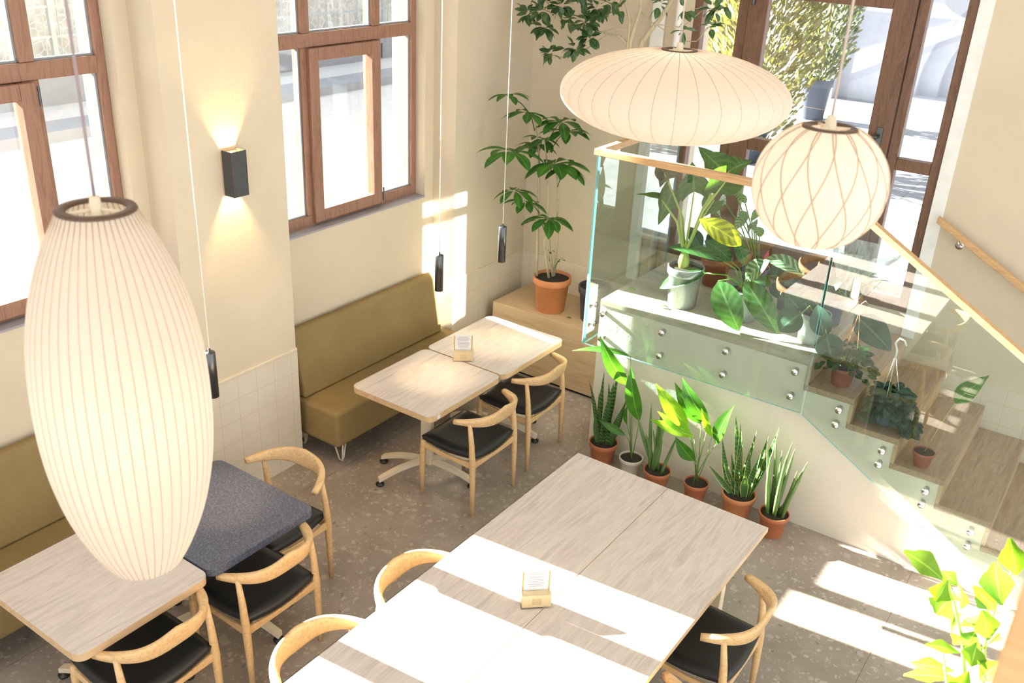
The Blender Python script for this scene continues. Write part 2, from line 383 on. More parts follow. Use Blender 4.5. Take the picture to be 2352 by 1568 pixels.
# ------------------------------------------------------------------ windows
def window(i, y0, y1):
    root = thing('window_%d' % i, None, None); struct(root)
    fx0, fx1 = -.40, -.31; fw = .055
    a = y0; b = y1; wdt = b - a
    m1, m2 = a + wdt * .27, a + wdt * .715      # mullion centres
    RZ0, RZ1 = 2.785, 2.875
    f = MB()
    f.box(fx0, fx1, a, a + fw, WB, WT); f.box(fx0, fx1, b - fw, b, WB, WT)
    f.box(fx0, fx1, a + fw, b - fw, WB, WB + .085); f.box(fx0, fx1, a + fw, b - fw, WT - fw, WT); f.box(fx0, fx1 + .006, a + fw, b - fw, RZ0, RZ1)
    for m in (m1, m2):
        f.box(fx0, fx1, m - .045, m + .045, WB + .085, RZ0); f.box(fx0, fx1, m - .04, m + .04, RZ1, WT - fw)
    f.build('frame', M['frame_wood'], root, bevel=.006)
    s = MB(); s0, s1 = m1 - .005, m2 + .005; sz0, sz1 = WB + .035, RZ0 - .004; sw = .085
    x0, x1 = -.37, -.275
    s.box(x0, x1, s0, s0 + sw, sz0, sz1); s.box(x0, x1, s1 - sw, s1, sz0, sz1); s.box(x0, x1, s0 + sw, s1 - sw, sz0, sz0 + sw); s.box(x0, x1, s0 + sw, s1 - sw, sz1 - sw, sz1)
    sash = s.build('sash', M['frame_wood'], root, bevel=.006)
    MB().box(-.345, -.339, s0 + sw, s1 - sw, sz0 + sw, sz1 - sw).build('pane', M['window_glass'], sash)
    g = MB()
    for z in (sz0 + .02, sz1 - .12): g.tube([(x1 + .004, s1 + .008, z), (x1 + .004, s1 + .008, z + .1)], .007, 8)
    g.build('hinge', M['gunmetal'], sash)
    for (u, v, z0, z1) in ((a + fw, m1 - .045, WB + .085, RZ0), (m2 + .045, b - fw, WB + .085, RZ0), (a + fw, m1 - .04, RZ1, WT - fw), (m1 + .04, m2 - .04, RZ1, WT - fw), (m2 + .04, b - fw, RZ1, WT - fw)):
        MB().box(-.358, -.352, u, v, z0, z1).build('pane', M['window_glass'], root)
        k = MB(); q = .012   # dark inner gasket
        k.box(-.36, -.335, u, u + q, z0, z1); k.box(-.36, -.335, v - q, v, z0, z1); k.box(-.36, -.335, u + q, v - q, z0, z0 + q)
        k.build('gasket', M['grey_pot'], root)
    MB().box(-.315, -.215, a, b, WB - .001, WB + .012).build('sill', M['sill_grey'], root)
    return root
for i, (a, b) in enumerate(OPEN): window(i + 1, a, b)

# ------------------------------------------------------------------ door wall glazing
def door():
    root = thing('door_1', None, None); struct(root)
    y0, y1 = .005, .085
    f = MB()
    for x0, x1 in ((1.39, 1.455), (1.725, 1.80), (2.935, 3.0), (3.225, 3.29)): f.box(x0, x1, y0, y1, DZ0, DZ1)
    for x0, x1 in ((1.455, 1.725), (3.0, 3.225)):
        f.box(x0, x1, y0, y1, DZ0, DZ0 + .07); f.box(x0, x1, y0, y1, 2.17, 2.25); f.box(x0, x1, y0, y1, 3.33, 3.40); f.box(x0, x1, y0, y1, DZ1 - .06, DZ1)
    f.box(1.80, 2.935, y0, y1, 3.33, 3.40); f.box(1.80, 2.935, y0, y1, DZ1 - .06, DZ1)
    f.build('frame', M['door_wood'], root, bevel=.006)
    l = MB(); a, b = 1.803, 2.93; q0, q1 = -.012, .06
    l.box(a, a + .142, q0, q1, DZ0 + .01, 3.328); l.box(b - .15, b, q0, q1, DZ0 + .01, 3.328)
    l.box(a + .142, b - .15, q0, q1, 3.19, 3.328); l.box(a + .142, b - .15, q0, q1, 2.13, 2.22); l.box(a + .142, b - .15, q0, q1, DZ0 + .01, 1.45)
    lf = l.build('door_leaf', M['door_wood'], root, bevel=.006)
    for z0, z1 in ((1.45, 2.13), (2.22, 3.19)): MB().box(a + .142, b - .15, .03, .036, z0, z1).build('pane', M['window_glass'], lf)
    h = MB(); hz = atz(2000, 290, 2.2); hx = b - .07
    h.box(hx - .02, hx + .02, q0 - .012, q0, 2.24, 2.44); h.tube([(hx, q0 - .01, 2.38), (hx, q0 - .055, 2.38), (hx - .11, q0 - .055, 2.38)], .011, 8)
    h.build('handle', M['gunmetal'], lf, bevel=.004)
    MB().box(a + .02, a + .12, q0 - .035, q0, 3.19, 3.30).box(a + .03, a + .05, q0 - .03, q0, 3.13, 3.19).build('lock_case', M['gunmetal'], lf, bevel=.006)
    for x0, x1 in ((1.455, 1.725), (3.0, 3.225)):
        for z0, z1 in ((DZ0 + .07, 2.17), (2.25, 3.33), (3.40, DZ1 - .06)): MB().box(x0, x1, .042, .048, z0, z1).build('pane', M['window_glass'], root)
    MB().box(1.80, 2.935, .042, .048, 3.40, DZ1 - .06).build('pane', M['window_glass'], root)
door()

# ------------------------------------------------------------------ stairs and landing
RZ = .17; TX = .303; NX0 = 3.03; YS = -1.22
pts = [(1.5, 0), (1.5, 1.15), (NX0 - .02, 1.15)]
for i in range(1, 7):
    pts += [(NX0 - .02 + TX * (i - 1), 1.15 - RZ * i), (NX0 - .02 + TX * i, 1.15 - RZ * i)]
pts += [(NX0 - .02 + TX * 6, 0)]
struct(MB().prism(pts, 1, YS, -.001).build('wall_stair', M['plaster_stair']))
st = thing('staircase', 'oak stair with open landing rising beside the cream back wall', 'staircase', (0, 0, 0))
MB().box(1.5, NX0, YS - .006, -.001, 1.15, 1.19).build('landing_board', M['landing'], st, bevel=.003)
for i in range(1, 7):
    x0 = NX0 + TX * (i - 1); z = 1.19 - RZ * i
    MB().box(x0 - .018, x0 + TX, YS - .006, -.014, z - .04, z).build('tread', M['stair_oak'], st, bevel=.003)
    MB().box(x0 - .02, x0, YS - .006, -.014, z, z + RZ - .04).build('riser', M['stair_edge'], st)
MB().box(NX0 + TX * 6 - .02, NX0 + TX * 6, YS - .006, -.014, 0, .13).build('riser', M['stair_edge'], st)

# wooden platform in the corner
pl = thing('wooden_platform', 'low oak box platform filling the corner beside the landing', 'platform', (.8, -.3, 0))
MB().box(-.68, .69, -.30, .285, .025, .60).build('box', M['platform_oak'], pl, bevel=.004)
MB().box(-.67, .69, -.28, .285, 0, .025).build('plinth', M['black_plastic'], pl)

# glass balustrade
gb = thing('glass_balustrade', 'clear glass balustrade with oak handrail around landing and stair', 'balustrade', (0, 0, 0))
GY0, GY1 = -1.272, -1.256
def panel(poly, axis, a, b):
    mb = MB().prism(poly, axis, a, b); o = mb.build('glass_panel', M['glass'], gb); o.data.materials.append(M['edge'])
    for p in o.data.polygons:
        if abs(p.normal[axis]) < .9: p.material_index = 1
    return o
SL = .590
panel([(1.402, .835), (3.030, .835), (3.030, 2.215), (1.402, 2.215)], 1, GY0, GY1)
panel([(3.045, .83), (4.40, .83 - SL * 1.355), (5.1, .03), (5.1, 2.205 - SL * 2.03), (3.07, 2.205), (3.045, 2.215)], 1, GY0, GY1)
panel([(GY1 + .002, .835), (-.03, .835), (-.03, 2.215), (GY1 + .002, 2.215)], 0, 1.402, 1.420)
hr = MB().box(1.385, 1.432, GY1 + .02, -.005, 2.213, 2.258).box(1.385, 3.06, GY0 - .018, GY1 + .020, 2.213, 2.258)
hr.prism([(3.06, 2.213), (5.15, 2.213 - SL * 2.09), (5.15, 2.258 - SL * 2.09), (3.06, 2.258)], 1, GY0 - .018, GY1 + .020)
hr.build('handrail', M['rail_oak'], gb, bevel=.005)
def standoff(p, ax):
    m = MB()
    prof = [(0, .0), (.017, 0), (.017, .036), (.023, .037), (.024, .046), (.019, .054), (.0, .056)]
    for (r, h) in [(0, 0)]: pass
    n = 16; vs = []; fs = []
    for (r, h) in prof:
        for k in range(n):
            c, s_ = r * math.cos(2 * PI * k / n), r * math.sin(2 * PI * k / n)
            vs.append((p[0] + c, p[1] - h, p[2] + s_) if ax == 'y' else (p[0] - h, p[1] + c, p[2] + s_))
    for j in range(len(prof) - 1):
        fs += [(j * n + k, j * n + (k + 1) % n, (j + 1) * n + (k + 1) % n, (j + 1) * n + k) for k in range(n)]
    m.add(vs, fs).build('standoff_bolt', M['chrome'], gb, True)
for px, py in ((1382, 722), (1518, 765), (1665, 808), (1824, 855), (1378, 778), (1512, 818), (1658, 862), (1813, 911), (1925, 943), (1917, 976), (2024, 1037), (2016, 1068), (2124, 1130), (2115, 1160), (2228, 1223), (2220, 1256)):
    q = aty(px, py, -1.27); standoff((q.x, YS, q.z), 'y')
for yy in (-1.08, -.75):
    for zz in (1.07, .92): standoff((1.5, yy, zz), 'x')
# wall handrail
wh = thing('wall_handrail', 'oak handrail sloping down the cream wall on chrome brackets', 'handrail', (3.36, 0, 1.94))
MB().prism([(0, 0), (.0, -.045), (1.75, -.045 - SL * .93 * 1.75), (1.75, -SL * .93 * 1.75)], 1, -.095, -.05).build('rail', M['rail_oak'], wh, bevel=.004)
for dx in (.16, 1.2):
    z = -.07 - SL * .93 * dx
    MB().tube([(dx, -.002, z - .03), (dx, -.03, z - .03), (dx, -.07, z - .01), (dx, -.072, z + .02)], .009, 8).tube([(dx, -.001, z - .03), (dx, -.012, z - .03)], .026, 16).build('bracket', M['chrome'], wh, True)

# ------------------------------------------------------------------ chairs
def make_chair(label):
    t = thing('dining_chair', label, 'chair', (0, 0, 0), 0, 'ash dining chairs with black seats')
    def leg(pts, rr): MB().tube(pts, rr, 12).build('leg', M['ash'], t, True)
    for s in (-1, 1):
        leg([(s * .232, .215, 0), (s * .232, .213, .20), (s * .230, .208, .36), (s * .228, .205, .425)], [.0135, .0185, .0215, .0195])
        leg([(s * .236, -.222, 0), (s * .236, -.218, .22), (s * .236, -.212, .40), (s * .236, -.200, .55), (s * .235, -.180, .69)], [.0135, .0185, .022, .018, .0135])
    fr = MB()
    def rail(a, b, h0, h1, th=.018):
        a, b = V(a), V(b); d = (b - a); n = V((-d.y, d.x, 0)).normalized() * th / 2; vs = []
        N = 8
        for i in range(N + 1):
            q = i / N; p = a + d * q; dip = .022 * math.sin(PI * q)
            up = h0 + (h1 - h0) * q
            for sg in (-1, 1):
                vs += [p + n * sg + V((0, 0, -up / 2 - 0 * dip)), p + n * sg + V((0, 0, up / 2 - dip))]
        fs = []
        for i in range(N):
            o = i * 4; fs += [(o, o + 4, o + 5, o + 1), (o + 2, o + 3, o + 7, o + 6), (o, o + 2, o + 6, o + 4), (o + 1, o + 5, o + 7, o + 3)]
        fs += [(0, 1, 3, 2), (N * 4, N * 4 + 2, N * 4 + 3, N * 4 + 1)]
        fr.add(vs, fs)
    rail((-.232, .205, .395), (.232, .205, .395), .05, .05); rail((-.232, -.212, .385), (.232, -.212, .385), .05, .05)
    for s in (-1, 1): rail((s * .232, .205, .395), (s * .235, -.212, .385), .05, .05)
    fr.build('seat_frame', M['ash'], t, bevel=.004)
    # upholstered seat, saddle shaped
    N = 14; top = []; bot = []
    for j in range(N + 1):
        for i in range(N + 1):
            u = i / N * 2 - 1; v = j / N * 2 - 1
            x = .245 * u * (1 - .04 * v * v) * (1.0 if v > 0 else 1 + .06 * v); yy = .235 * v * (1 - .08 * u * u)
            k = (1 - u ** 8) * (1 - v ** 8)
            zc = .435 + .018 * u * u - .010 + .012 * v * v
            top.append((x, yy, zc + .022 * k ** .5)); bot.append((x * .97, yy * .97, zc - .03))
    n = N + 1; fs = []
    o = n * n
    for j in range(N):
        for i in range(N):
            a = j * n + i; fs += [(a, a + 1, a + n + 1, a + n), (o + a, o + a + n, o + a + n + 1, o + a + 1)]
    ring = [i for i in range(n)] + [j * n + N for j in range(1, n)] + [N * n + i for i in range(N - 1, -1, -1)] + [j * n for j in range(N - 1, 0, -1)]
    for q in range(len(ring)):
        a, b = ring[q], ring[(q + 1) % len(ring)]; fs.append((a, o + a, o + b, b))
    MB().add(top + bot, fs).build('seat', M['leather'], t, True)
    # bent bow: arm ends, wide shallow backrest
    ctl = []
    for q in range(41):
        a = -1 + q / 20.0; k = abs(a)
        x = .274 * k ** .92; yy = -.285 + .204 * (x / .274) ** 3.4
        z = .693 - .006 * (k) + .016 * (1 - k) ** 1
        hh = .038 + .074 * max(0, 1 - k / .88) ** .7; th = .024 + .020 * min(1, (k / .8)) ** 2
        if k > .9: hh -= .008 * (k - .9) / .1; th -= .008 * (k - .9) / .1
        ctl.append((V((math.copysign(x, a) if k > 1e-6 else 0, yy, z)), hh, th))
    vs = []; nn = 12
    for q, (p, hh, th) in enumerate(ctl):
        tan = (ctl[min(q + 1, 40)][0] - ctl[max(q - 1, 0)][0]).normalized(); out = tan.cross(V((0, 0, 1))).normalized()
        lean = .16
        for k in range(nn):
            c, s_ = math.cos(2 * PI * k / nn), math.sin(2 * PI * k / nn)
            cx = math.copysign(abs(c) ** .5, c) * th / 2; cz = math.copysign(abs(s_) ** .5, s_) * hh / 2
            vs.append(p + out * (cx + cz * lean) + V((0, 0, cz)))
    fs = [(i * nn + k, i * nn + (k + 1) % nn, (i + 1) * nn + (k + 1) % nn, (i + 1) * nn + k) for i in range(40) for k in range(nn)]
    fs += [tuple(range(nn))[::-1], tuple(range(40 * nn, 41 * nn))]
    MB().add(vs, fs).build('backrest', M['ash'], t, True)
    return t
CH = [
    ((1.157, -2.28), 90, 'ash chair with black seat at the nearer half of the oak table by bench'),
    ((1.105, -1.58), 92, 'ash chair with black seat nearest the oak platform and corner plant'),
    ((.865, -3.76), 182, 'ash chair at the far end of the dark slate table, facing it'),
    ((1.207, -4.185), 90, 'ash chair with black seat tucked along the side of the dark slate table'),
    ((1.211, -4.85), 90, 'ash chair tucked under the near edge of the pale square table, lower left'),
    ((2.225, -3.90), -90, 'ash chair mostly hidden under the big table, upper one on its left side'),
    ((2.205, -4.53), -90, 'ash chair under the big table on its left side, lower one with sunlit bow'),
    ((3.262, -3.11), 90, 'ash chair with black seat on the right side of the big table'),
    ((3.235, -3.97), 90, 'ash chair at the bottom edge, only its arm tip shows right of the big table'),
]
ch0 = make_chair(CH[0][2]); ch0.location = (*CH[0][0], 0); ch0.rotation_euler.z = math.radians(90)
for (x, y_), r, lab in CH[1:]: dup(ch0, (x, y_, 0), math.radians(r), lab)

# ------------------------------------------------------------------ tables
def rrect(x0, x1, y0, y1, r, n=6):
    P = []
    for cx, cy, a0 in ((x1 - r, y1 - r, 0), (x0 + r, y1 - r, 90), (x0 + r, y0 + r, 180), (x1 - r, y0 + r, 270)):
        for k in range(n + 1):
            a = math.radians(a0 + 90 * k / n); P.append((cx + r * math.cos(a), cy + r * math.sin(a)))
    return P
def table_top(root, x0, x1, y0, y1, r, z0, z1, mt, me):
    o = MB().prism(rrect(x0, x1, y0, y1, r), 2, z0, z1).build('tabletop', mt, root)
    o.data.materials.append(me)
    for p in o.data.polygons:
        if abs(p.normal.z) < .5: p.material_index = 1
    return o
def bistro(label, x, y_, hx, hy, mt, me, tilt=20, z=.745, th=.040):
    t = thing('bistro_table', label, 'table', (x, y_, 0))
    table_top(t, -hx, hx, -hy, hy, .055, z - th, z, mt, me)
    MB().box(-.045, .045, -.022, .022, .09, z - th).build('column', M['cream_metal'], t, bevel=.01)
    for k in range(4):
        a = math.radians(tilt + (0, 130, 180, 310)[k]); d = V((math.cos(a), math.sin(a), 0)); sd_ = V((-d.y, d.x, 0)) * .02
        P = []
        for j in range(9):
            q = j / 8; c = d * (.03 + .33 * q); zt = .135 - .075 * q * q
            P.append((c, zt))
        vs = []
        for c, zt in P:
            vs += [c + sd_ + V((0, 0, zt)), c - sd_ + V((0, 0, zt)), c - sd_ + V((0, 0, zt - .03)), c + sd_ + V((0, 0, zt - .03))]
        fs = [(i * 4 + a_, i * 4 + (a_ + 1) % 4, i * 4 + 4 + (a_ + 1) % 4, i * 4 + 4 + a_) for i in range(8) for a_ in range(4)] + [(3, 2, 1, 0), (32, 33, 34, 35)]
        lg = MB().add(vs, fs).build('leg', M['cream_metal'], t)
        c = d * .35
        MB().lathe([(0, 0), (.028, 0), (.03, .012), (.012, .018), (.008, .045), (0, .045)], 16, (c.x, c.y, 0)).build('foot', M['black_plastic'], lg, True)
    return t
tw1 = bistro('whitewashed oak table along the olive bench, nearer of the joined pair', .822, -2.315, .345, .385, M['table_oak'], M['table_edge'], 62)
MB().box(.3455, .3475, -.32, -.29, .712, .738).build('sticker', M['paper'], tw1)
bistro('whitewashed oak table by the corner platform, farther of the joined pair', .824, -1.525, .352, .392, M['table_oak'], M['table_edge'], 62)
bistro('dark slate speckled square table beside the pale square table', .915, -4.165, .392, .342, M['slate'], M['slate'], 62)
bistro('pale whitewashed square table under the tall cigar lamp, lower left', .93, -4.865, .39, .345, M['table_oak'], M['table_edge'], 62)
bt = thing('communal_table', 'large whitewashed oak dining table with sunlit stripes in the foreground', 'table', (2.70, -3.70, 0))
for x0, x1 in ((-.598, -.0008), (.0008, .598)):
    o = MB().box(x0, x1, -1.25, 1.25, .715, .745).build('tabletop', M['table_oak'], bt, bevel=.003)
    o.data.materials.append(M['table_edge'])
    for p in o.data.polygons:
        if abs(p.normal.z) < .5: p.material_index = 1
for sx in (-1, 1):
    for sy in (-1, 1): MB().box(sx * .45 - .03, sx * .45 + .03, sy * 1.05 - .03, sy * 1.05 + .03, 0, .715).build('leg', M['cream_metal'], bt, bevel=.005)
MB().box(-.45, .45, -1.02, 1.02, .66, .715).build('apron', M['table_edge'], bt)

# ------------------------------------------------------------------ bench sofas
def bench(y0, y1, label):
    c = (y0 + y1) / 2; t = thing('bench_sofa', label, 'sofa', (0, c, 0), 0, 'olive bench sofas under the windows')
    h0, h1 = y0 - c, y1 - c
    MB().box(-.20, .305, h0, h1, .165, .45).build('seat', M['fabric'], t, bevel=.035, seg=4)
    MB().prism([(-.02, .452), (-.105, .90), (-.125, .93), (-.16, .945), (-.20, .93), (-.20, .452)], 1, h0 + .02, h1 - .08).build('backrest', M['fabric'], t, bevel=.02, seg=3)
    for yy in (h0 + .10, h1 - .10):
        for xx in (.24, -.14):
            m = MB()
            for dx, dy in ((-.045, -.03), (.045, -.03), (0, .05)):
                m.tube([(xx + dx, yy + dy, .168), (xx + dx * .35, yy + dy * .35, .02), (xx, yy, .005)], .0055, 8)
            m.build('hairpin_leg', M['cream_metal'], t, True)
    return t
bench(-2.67, -1.03, 'olive bench sofa under the middle window, behind the joined oak tables')
bench(-5.23, -3.60, 'olive bench sofa at the left edge, behind the cigar lamp')

# ------------------------------------------------------------------ card holders
def holder(label, x, y_, rz):
    t = thing('card_holder', label, 'card holder', (x, y_, .745), rz, 'menu card holders on the tables')
    MB().box(-.078, .078, -.03, .03, 0, .085).build('case', M['acrylic'], t, bevel=.006)
    MB().box(-.068, .068, -.020, .020, .006, .072).build('kraft_insert', M['kraft'], t)
    m = MB()
    for k in range(5): m.box(-.018, .018, -.0208, -.020, .022 + k * .007, .024 + k * .007)
    m.box(-.02, -.018, -.0208, -.020, .02, .056).box(.018, .02, -.0208, -.020, .02, .056).build('print_mark', M['ink_kraft'], t)
    cd_ = MB().box(-.058, .058, .024, .0255, .02, .185).build('menu_card', M['paper'], t)
    m = MB()
    for k in range(9):
        w = .034 + .012 * ((k * 37) % 5) / 5; m.box(-w, w, .0234, .0239, .092 + k * .0095, .0945 + k * .0095)
    m.build('text_lines', M['ink'], cd_)
    MB().box(-.066, -.058, .024, .0255, .02, .180).build('card_edge', M['card_orange'], t)
    MB().box(.058, .066, .024, .0255, .02, .180).build('card_edge', M['card_orange'], t)
    MB().box(-.0662, -.0578, .0236, .0259, .10, .12).box(.0578, .0662, .0236, .0259, .095, .115).build('card_edge', M['card_green'], t)
    return t
holder('clear card holder with kraft front on the oak table by the bench', .81, -1.91, math.radians(40))
holder('clear card holder with kraft front standing in sun on the big table', 2.66, -3.735, math.radians(43))

# ------------------------------------------------------------------ lamps
def bubble(kind, name, label, C, Rr, Hh, n_ribs, rim_r, power, cord_mat):
    t = thing(name, label, 'lamp', C)
    def rad(q):           # q 0 bottom .. 1 top -> radius, z
        if kind == 'cigar':
            a = (q * 2 - 1); z = a * Hh / 2; r = Rr * (max(0, 1 - abs(a + .02) ** 2.25 * .655)) ** .8
        elif kind == 'ball':
            th = -PI / 2 + .42 + q * (PI - .86); r = Rr * math.cos(th) ** .95; z = Hh / 2 * math.sin(th) * 1.0
        else:
            th = -PI / 2 + .30 + q * (PI - .42); cs = math.cos(th); r = Rr * cs; sn = math.sin(th)
            z = Hh / 2 * abs(sn) * (1 if sn > 0 else -1)
        return r, z
    NP = 44; prof = [rad(j / NP) for j in range(NP + 1)]
    prof[-1] = (max(prof[-1][0], rim_r), prof[-1][1]); prof = [(max(r, rim_r * .9), z) for r, z in prof]
    n = n_ribs * 6
    dep = {'cigar': .014, 'ball': .004, 'saucer': .012}[kind]
    fn = lambda a, j, r, z: 1 - dep * (1 - abs(math.sin(a * n_ribs / 2)) ** .6)
    sh = MB().lathe(prof, n, (0, 0, 0), fn).build('shade', M['shade'], t, True)
    ribs = MB()
    for k in range(n_ribs):
        a0 = 2 * PI * k / n_ribs
        if kind == 'ball':
            for tw in (-1, 1):
                ribs.tube([((r * .999) * math.cos(a0 + tw * .27 * math.sin((j / 22 - .5) * PI)), (r * .999) * math.sin(a0 + tw * .27 * math.sin((j / 22 - .5) * PI)), z) for j, (r, z) in enumerate(prof[::2])], .0017, 5)
        else:
            ribs.tube([(r * (1 - dep) * math.cos(a0), r * (1 - dep) * math.sin(a0), z) for r, z in prof[::2]], .0011 if kind == 'saucer' else .0013, 5)
    ribs.build('ribs', M['rib'], t, True)
    zt = prof[-1][1]
    MB().lathe([(rim_r * .74, zt - .001), (rim_r * .76, zt + .003), (rim_r * 1.01, zt + .003), (rim_r * 1.04, zt - .002), (rim_r * .98, zt - .005), (rim_r * .74, zt - .004), (rim_r * .74, zt - .001)], 48).build('top_rim', M['rim_brown'], t, True)
    fit = MB()
    for k in range(3):
        a = 2 * PI * k / 3 + .4; fit.tube([(rim_r * .74 * math.cos(a), rim_r * .74 * math.sin(a), zt), (0, 0, zt + .0)], .004, 6)
    fit.lathe([(0, zt + .03), (.011, zt + .028), (.017, zt - .02), (.017, zt - .09), (0, zt - .09)], 16)
    fit.build('fitting', M['cream_metal'], t, True)
    zb = prof[0][1]
    MB().lathe([(rim_r * .72, zb - .001), (rim_r * .93, zb - .004), (rim_r * .95, zb + .004), (rim_r * .72, zb + .002), (rim_r * .72, zb - .001)], 48).build('bottom_rim', M['shade'], t, True)
    MB().tube([(0, 0, zt + .02), (0, 0, HC - C[2])], .0034, 8).build('cord', cord_mat, t, True)
    MB().lathe([(0, HC - C[2] - .03), (.05, HC - C[2] - .03), (.05, HC - C[2]), (0, HC - C[2])], 24).build('ceiling_rose', M['white_paint'], t, True)
    ld = bpy.data.lights.new('bulb', 'POINT'); ld.energy = power; ld.color = (1, .86, .72); ld.shadow_soft_size = .05
    lo = bpy.data.objects.new('bulb', ld); COL.objects.link(lo); lo.parent = t; lo.location = (0, 0, zt - .14 if kind != 'cigar' else 0)
    return t
bubble('saucer', 'saucer_pendant_lamp', 'wide saucer shaped white ribbed pendant lamp above the landing', atd(1549, 218, 3.88), .448, .34, 34, .068, 1.3, M['cord_beige'])
bubble('ball', 'ball_pendant_lamp', 'round white ball pendant lamp with criss-cross ribs at upper right', atd(1882, 425, 2.5), .163, .315, 14, .064, .5, M['cord_beige'])
bubble('cigar', 'cigar_pendant_lamp', 'tall cigar shaped white ribbed pendant lamp in left foreground', atd(284, 915, 2.48), .202, .95, 46, .084, .65, M['cord_dark'])

def cyl_pendant(label, x, px, py0, py1):
    a = atx(px[0], py0, x); b = atx(px[1], py1, x); zt = a.z; h = a.z - b.z
    t = thing('cylinder_pendant_lamp', label, 'lamp', (x, a.y, b.z), 0, 'slim black cylinder pendant lamps')
    MB().lathe([(.024, .004), (.028, 0), (.028, h - .004), (.025, h), (.007, h), (.006, h + .02), (0, h + .02)], 24).lathe([(.024, .004), (.022, .03), (0, .03)], 24).build('body', M['gunmetal'], t, True)
    MB().tube([(0, 0, h + .015), (0, 0, HC - b.z)], .0028, 8).build('cord', M['cord_white'], t, True)
    ld = bpy.data.lights.new('spot', 'SPOT'); ld.energy = 9; ld.color = (1, .70, .42); ld.spot_size = math.radians(62); ld.spot_blend = .8; ld.shadow_soft_size = .02
    lo = bpy.data.objects.new('spot', ld); COL.objects.link(lo); lo.parent = t; lo.location = (0, 0, -.004)
cyl_pendant('slim black cylinder pendant lamp beside the cigar lamp', .86, (481, 486), 808, 912)
cyl_pendant('slim black cylinder pendant lamp in front of the pillar right of the middle window', .82, (1009, 1005), 585, 668)
cyl_pendant('slim black cylinder pendant lamp left of the tall corner plant', .82, (1155, 1153), 520, 600)

sc = thing('wall_sconce', 'black box wall sconce glowing up and down between the windows', 'lamp', (0, -3.165, 2.2))
MB().box(.012, .10, -.055, -.051, -.135, .135).box(.012, .10, .051, .055, -.135, .135).box(.096, .10, -.051, .051, -.135, .135).build('shade', M['sconce_black'], sc, bevel=.002)
MB().box(.004, .014, -.05, .05, -.12, .12).build('back_plate', M['sconce_in'], sc)
MB().box(.014, .09, -.045, .045, -.02, .02).build('lamp_holder', M['sconce_in'], sc)
for s_ in (1, -1):
    ld = bpy.data.lights.new('spot', 'SPOT'); ld.energy = 24; ld.color = (1, .62, .25); ld.spot_size = math.radians(88); ld.spot_blend = .6; ld.shadow_soft_size = .02
    lo = bpy.data.objects.new('spot', ld); COL.objects.link(lo); lo.parent = sc; lo.location = (.055, 0, s_ * .03)
    lo.rotation_euler = (0, PI if s_ > 0 else 0, 0)

# ------------------------------------------------------------------ potted plants
UPN = V((.10, -.60, .80)); CAMN = V((-.1, -.85, .45)).normalized(); CAMN = V((.35, -.80, .48)).normalized()
def pot_mesh(rt, rb, h, lip=.022):
    return MB().lathe([(0, .004), (rb * .96, .0), (rb, .004), (rb + (rt * .94 - rb) * .8, h * .80), (rt * .955, h * .80 + .002), (rt, h * .82 + lip * .1), (rt * 1.01, h - .004), (rt, h), (rt * .93, h), (rt * .92, h - .006), (rt * .88, h * .72), (0, h * .70)], 36)
def potted(name, label, cat, loc, rt, rb, h, mat, fill=.93, group=None):
    t = thing(name, label, cat, loc, 0, group)
    pot_mesh(rt, rb, h).build('pot', M[mat], t, True)
    MB().lathe([(0, h * fill + .006), (rt * .5, h * fill + .004), (rt * .905, h * fill - .002)], 28, fn=lambda a, j, r, z: 1 + .0 * a).build('soil', M['soil'], t, True)
    return t
def loc(t, p): return V(p) - t.location
def snake(t, base_r, tips, w, mat, prof='sword', h=.15):
    m = MB()
    for k, (px, py, dy) in enumerate(tips):
        T = loc(t, aty(px, py, t.location.y + dy))
        a = random.uniform(0, 2 * PI); B = V((math.cos(a) * base_r * .5 + T.x * .25, math.sin(a) * base_r * .4 + dy * .2, h)); B.x = max(-base_r, min(base_r, B.x)); B.y = max(-base_r, min(base_r, B.y))
        N = V((random.uniform(-.6, .6), -1, .15)); 
        if mat == 'leaf_cyl':
            d = (T - B); q = V((random.uniform(-.012, .012), random.uniform(-.012, .012), 0)); w2 = w * random.uniform(.40, .5)
            m.tube([B + d * u + q * math.sin(PI * u) for u in (0, .25, .5, .75, .92, 1)], [w2 * .85, w2, w2 * .9, w2 * .66, w2 * .3, .001], 8)
        else: m.leaf(B, T, N, w * random.uniform(.85, 1.15), prof, random.uniform(-.05, .05), .35, 10)
    m.build('foliage', M[mat], t, True)
def blades(t, items, mat, stem_mat, h, sr=.0035, w_=1):
    """items: base px, tip px, depth offset, width ; each on a thin petiole from the soil"""
    m = MB(); s = MB()
    for (bx, by), (tx, ty), dy, w, *rest in items:
        B = loc(t, aty(bx, by, t.location.y + dy)); T = loc(t, aty(tx, ty, t.location.y + dy + (rest[0] if rest else -.02)))
        N = rest[1] if len(rest) > 1 else V((random.uniform(-.4, .4), -1, .55))
        m.leaf(B, T, N, w, 'lance', .10, .25, 12)
        r = V((random.uniform(-.025, .025), random.uniform(-.02, .02), h)); mid = (r + B) * .5 + V((0, .01, .03))
        s.tube([r, mid, B], [sr * 1.2, sr, sr * .8], 6)
    m.build('foliage', M[mat], t, True); s.build('stems', M[stem_mat], t, True)

